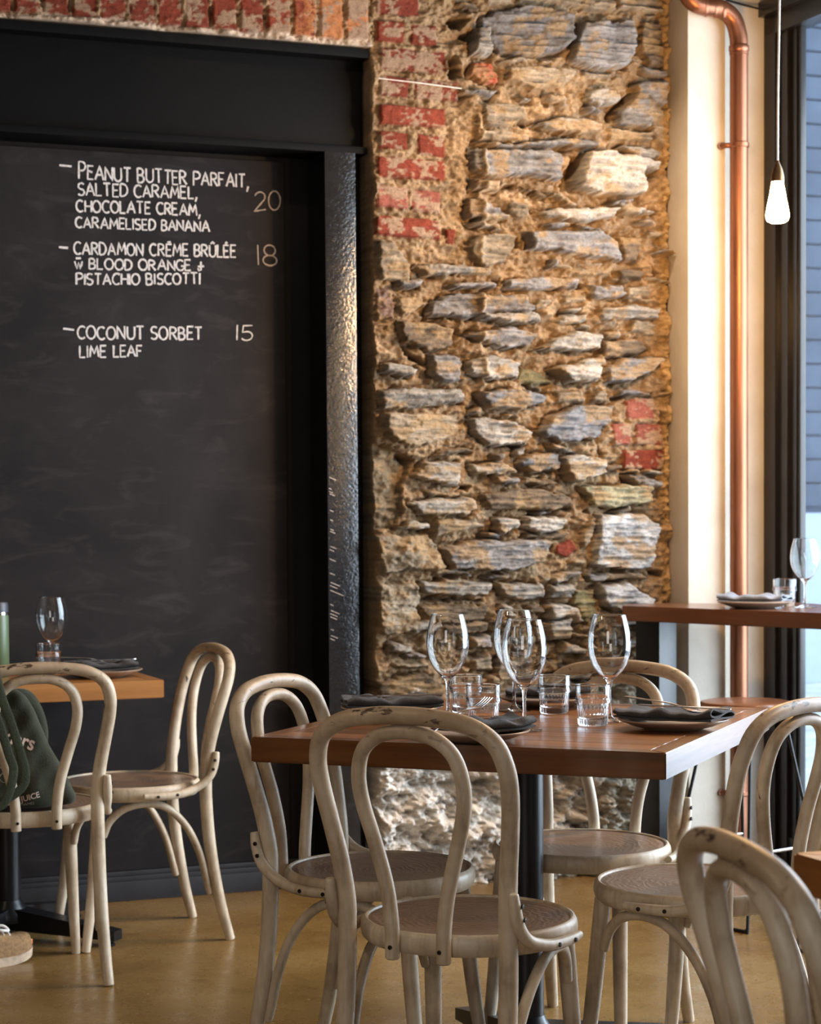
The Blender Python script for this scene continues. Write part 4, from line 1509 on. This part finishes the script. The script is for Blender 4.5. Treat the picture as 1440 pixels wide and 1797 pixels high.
FORKS = [
    (.096, 4.030, TZ + .052, R(50), R(-15), 'fork with its tines raised on the front plate napkin'),
    (.545, 4.280, TZ + .046, R(-30) + math.pi + math.pi, R(8), 'fork sticking out of the napkin on the window-side plate'),
    (.330, 4.785, TZ + .046, R(150), 0, 'fork on the napkin nearest the stone wall'),
    (-.925, 5.735, TZ + .048, R(14), R(5), 'fork on the napkin of the small table by the chalkboard'),
]
for i, (x, y, z, rz, ry, lab) in enumerate(FORKS):
    o = fork0 if i == 0 else dup(fork0)
    put(o, x, y, z, rz, ry)
    tag(o, lab, 'fork', 'forks on the napkins')
kn0 = make_knife()
KN = [(.575, 4.248, TZ + .0465, R(-32), 'knife lying on the window-side napkin of the set table'), (-.885, 5.745, TZ + .0465, R(22), 'knife on the napkin of the small table by the chalkboard'), (-.03, 4.565, TZ + .0465, R(14), 'knife on the napkin before the steel post')]
for i, (x, y, z, rz, lab) in enumerate(KN):
    o = kn0 if i == 0 else dup(kn0)
    put(o, x, y, z, rz)
    tag(o, lab, 'knife', 'knives on the napkins')

# ------------------------------------------------------------------ bottle, bag, shoe
bt = thing('water_bottle', 'sage green water bottle with dark cap on the small table at the left edge', 'bottle', (-1.181, 5.76, TZ))
V, F = lathe([(0, .0), (.033, .0), (.035, .003), (.035, .172), (.033, .178), (0, .178)], 36)
mesh_obj('body', V, F, M['bottle'], bt)
V, F = lathe([(0, .177), (.0325, .177), (.0325, .186), (0, .186)], 36)
mesh_obj('neck_ring', V, F, M['cutlery'], bt)
V, F = lathe([(0, .186), (.034, .186), (.034, .208), (.031, .214), (0, .215)], 36)
mesh_obj('cap', V, F, M['cap'], bt)

fb = Vector((.33, -.944)).normalized()
frz = math.atan2(-fb[0], fb[1])
# the bag's frame shares the chair's: x to the right of someone behind the chair is mirrored, so x is flipped below
bag = thing('tote_bag', 'dark green canvas tote bag with printed lettering, slumped on a chair seat', 'bag', (-1.03, 5.345, 0), frz)
SXB = -1.0
rows = [  # z, right, left, front (towards the chair back), rear
    (.4585, .100, -.170, .115, -.020), (.466, .122, -.185, .138, -.045), (.485, .124, -.188, .148, -.055), (.520, .108, -.180, .150, -.050), (.560, .090, -.170, .148, -.040),
    (.610, .060, -.155, .146, -.020), (.660, .038, -.145, .144, .005), (.710, .017, -.135, .142, .035), (.750, -.006, -.125, .138, .060), (.772, -.034, -.115, .130, .080)]
V, F = [], []
NB = 64
dense = [q for q in catmull(rows, 5)]
for i, (z, r, l, f, k) in enumerate(dense):
    cx, hw, cy, hd = (r + l) / 2, (r - l) / 2, (f + k) / 2, (f - k) / 2
    for j in range(NB):
        a = 2 * math.pi * j / NB
        c, s = math.cos(a), math.sin(a)
        x = cx + hw * math.copysign(abs(c) ** .75, c)
        y = cy + hd * math.copysign(abs(s) ** .6, s)
        w = .0045 * math.sin(x * 55 + z * 28) + .003 * math.sin(x * 90 - z * 70)
        V.append((SXB * x, y + w * (1 if s > 0 else .5), z))
for i in range(len(dense) - 1):
    for j in range(NB):
        j2 = (j + 1) % NB
        F.append((i * NB + j, (i + 1) * NB + j, (i + 1) * NB + j2, i * NB + j2))
F.append(tuple(range(NB)))
F.append(tuple((len(dense) - 1) * NB + j for j in reversed(range(NB))))
body = mesh_obj('body', V, F, M['bag'], bag, True, 80)
# a slack fold of the opening falling behind
fold = [(-.05, .06, .752), (-.002, .050, .745), (.026, .035, .710), (.044, .03, .655), (.046, .03, .600)]
mesh_obj('opening_fold', *sweep([(SXB * x, y, z) for x, y, z in fold], [.016, .020, .020, .018, .014], 14, 6, squash=.5), M['bag'], bag)
def strap_path(dx, dy):
    return [(SXB * (x + dx + .012), y + dy, z) for x, y, z in [(-.13, .13, .745), (-.135, .205, .812), (-.128, .262, .846), (-.120, .297, .822), (-.105, .302, .76), (-.083, .290, .70), (-.058, .272, .62), (-.046, .264, .575), (-.052, .260, .537), (-.090, .256, .507), (-.15, .252, .490)]]
mesh_obj('handle', *sweep(strap_path(0, 0), [.0115] * 11, 12, 6, squash=.14, up=(1, 0, 0)), M['strap'], bag)
mesh_obj('handle', *sweep([(x + .030, y + .004 + .004 * 0, z + (.003 if i == 2 else 0)) for i, (x, y, z) in enumerate(strap_path(0, 0)[:8])] + [(-SXB * .085, .262, .50), (-SXB * .13, .255, .475)], .0115, 12, 6, squash=.14, up=(1, 0, 0)), M['strap'], bag)

def text_mesh(body_text, size, bold):
    cu = bpy.data.curves.new('lettering', 'FONT')
    cu.body = body_text
    cu.size = size
    cu.offset = bold
    cu.resolution_u = 3
    ob = bpy.data.objects.new('lettering', cu)
    COL.objects.link(ob)
    bpy.context.view_layer.update()
    dg = bpy.context.evaluated_depsgraph_get()
    me = bpy.data.meshes.new_from_object(ob.evaluated_get(dg))
    V = [tuple(v.co) for v in me.vertices]
    F = [tuple(p.vertices) for p in me.polygons]
    bpy.data.objects.remove(ob, do_unlink=True)
    return V, F
bvh = BVHTree.FromPolygons([Vector(v) for v in body.data.vertices and [tuple(q.co) for q in body.data.vertices]], [tuple(p.vertices) for p in body.data.polygons])
def print_on_bag(txt, size, bold, x0, z0, ang, mat, sx=1.0):
    V, F = text_mesh(txt, size, bold)
    bm = bmesh.new()
    vs = [bm.verts.new(v) for v in V]
    for f in F:
        try:
            bm.faces.new([vs[i] for i in f])
        except ValueError:
            pass
    bmesh.ops.triangulate(bm, faces=bm.faces[:])
    bmesh.ops.subdivide_edges(bm, edges=[e for e in bm.edges if e.calc_length() > size * .3], cuts=2, use_grid_fill=False)
    for v in bm.verts:
        px, pz = v.co.x * sx, v.co.y
        lx = x0 + px * math.cos(ang) - pz * math.sin(ang)
        lz = z0 + px * math.sin(ang) + pz * math.cos(ang)
        hit = bvh.ray_cast(Vector((SXB * lx, .6, lz)), Vector((0, -1, 0)))
        y = hit[0].y if hit[0] is not None else .14
        v.co = Vector((SXB * lx, y + .0016, lz))
    bm_obj('printed_lettering', bm, mat, bag, False)
print_on_bag('aders', .052, .0010, -.088, .646, R(-20), M['print'], .86)
print_on_bag('BEST JUICE', .0215, .0004, -.076, .470, R(13), M['print'], .95)
print_on_bag('NAMES', .0105, .0, -.028, .470, R(5), M['print_d'])
rb = random.Random(4)
sk = []
for cx, cz, rr_ in ((-.093, .56, .02), (-.070, .545, .014), (-.078, .585, .012), (-.10, .525, .016)):
    sk.append([(cx + rr_ * (1 + .2 * math.sin(3 * a)) * math.cos(a), cz + rr_ * .8 * math.sin(a)) for a in [k * .5 for k in range(14)]])
sk.append([(-.06, .60), (-.065, .54), (-.055, .51)])
def on_bag(x, z):
    h = bvh.ray_cast(Vector((SXB * x, .6, z)), Vector((0, -1, 0)))
    return (SXB * x, (h[0].y if h[0] is not None else .14) + .0016, z)
mesh_obj('printed_drawing', *ribbon(sk, on_bag, .0012, rb), M['print_d'], bag, False)

sd = Vector((.62, .785)).normalized()
toe = Vector((-1.062, 5.548))
sh = thing('sneaker', 'tan suede sneaker with gum sole on the floor at the left edge', 'shoe', (toe.x - sd.x * .14, toe.y - sd.y * .14, 0), math.atan2(sd.y, sd.x))
out = [(-.138, .018), (-.13, .028), (-.10, .034), (-.04, .033), (.02, .040), (.07, .047), (.10, .045), (.125, .032), (.138, .014)]
def zs_(x):
    return .018 * max(0, (x - .05) / .09) ** 1.6
V, F = [], []
dn = catmull([(a, b, 0) for a, b in out], 4)
for x, w, _ in dn:
    z0 = zs_(x)
    V += [(x, -w, z0), (x, w, z0), (x, w + .002, z0 + .024), (x, -w - .002, z0 + .024)]
for i in range(len(dn) - 1):
    for k in range(4):
        F.append((4 * i + k, 4 * i + 4 + k, 4 * i + 4 + (k + 1) % 4, 4 * i + (k + 1) % 4))
F += [(0, 1, 2, 3), (len(V) - 1, len(V) - 2, len(V) - 3, len(V) - 4)]
mesh_obj('sole', V, F, M['sole'], sh, True, 50)
V, F = [], []
tops = [(-.136, .075), (-.12, .090), (-.08, .088), (-.04, .082), (0, .078), (.04, .066), (.08, .052), (.11, .046), (.128, .038), (.135, .026)]
for x, h in [(q[0], q[1]) for q in catmull([(a, b, 0) for a, b in tops], 4)]:
    w = np.interp(x, [a for a, b in out], [b for a, b in out]) * .96
    z0 = zs_(x) + .020
    for k in range(17):
        a = math.pi * k / 16
        V.append((x, w * math.copysign(abs(math.cos(a)) ** .7, math.cos(a)), z0 + h * math.sin(a) ** .8))
n = 17
m = len(V) // n
for i in range(m - 1):
    for k in range(n - 1):
        F.append((i * n + k, i * n + k + 1, i * n + n + k + 1, i * n + n + k))
F += [tuple(range(n)), tuple((m - 1) * n + k for k in reversed(range(n)))]
mesh_obj('upper', V, F, M['suede'], sh, True, 60)
lc = []
for k in range(5):
    x = .055 - k * .022
    z = .082 + k * .0065
    lc.append(sweep([(x, -.024, z - .012), (x + .004, -.012, z - .001), (x + .006, 0, z + .003), (x + .004, .012, z - .001), (x, .024, z - .012)], .0035, 8, 4))
lc.append(sweep([(.0, 0, .10), (.03, -.018, .108), (.045, -.028, .094), (.02, -.03, .098), (0, -.004, .102)], .004, 8, 5))
mesh_obj('laces', *join(*lc), M['lace'], sh)
mesh_obj('toe_tab', *bevel_box(.126, .1405, -.018, .008, .040, .054, .004), M['orange'], sh)

bpy.context.view_layer.update()
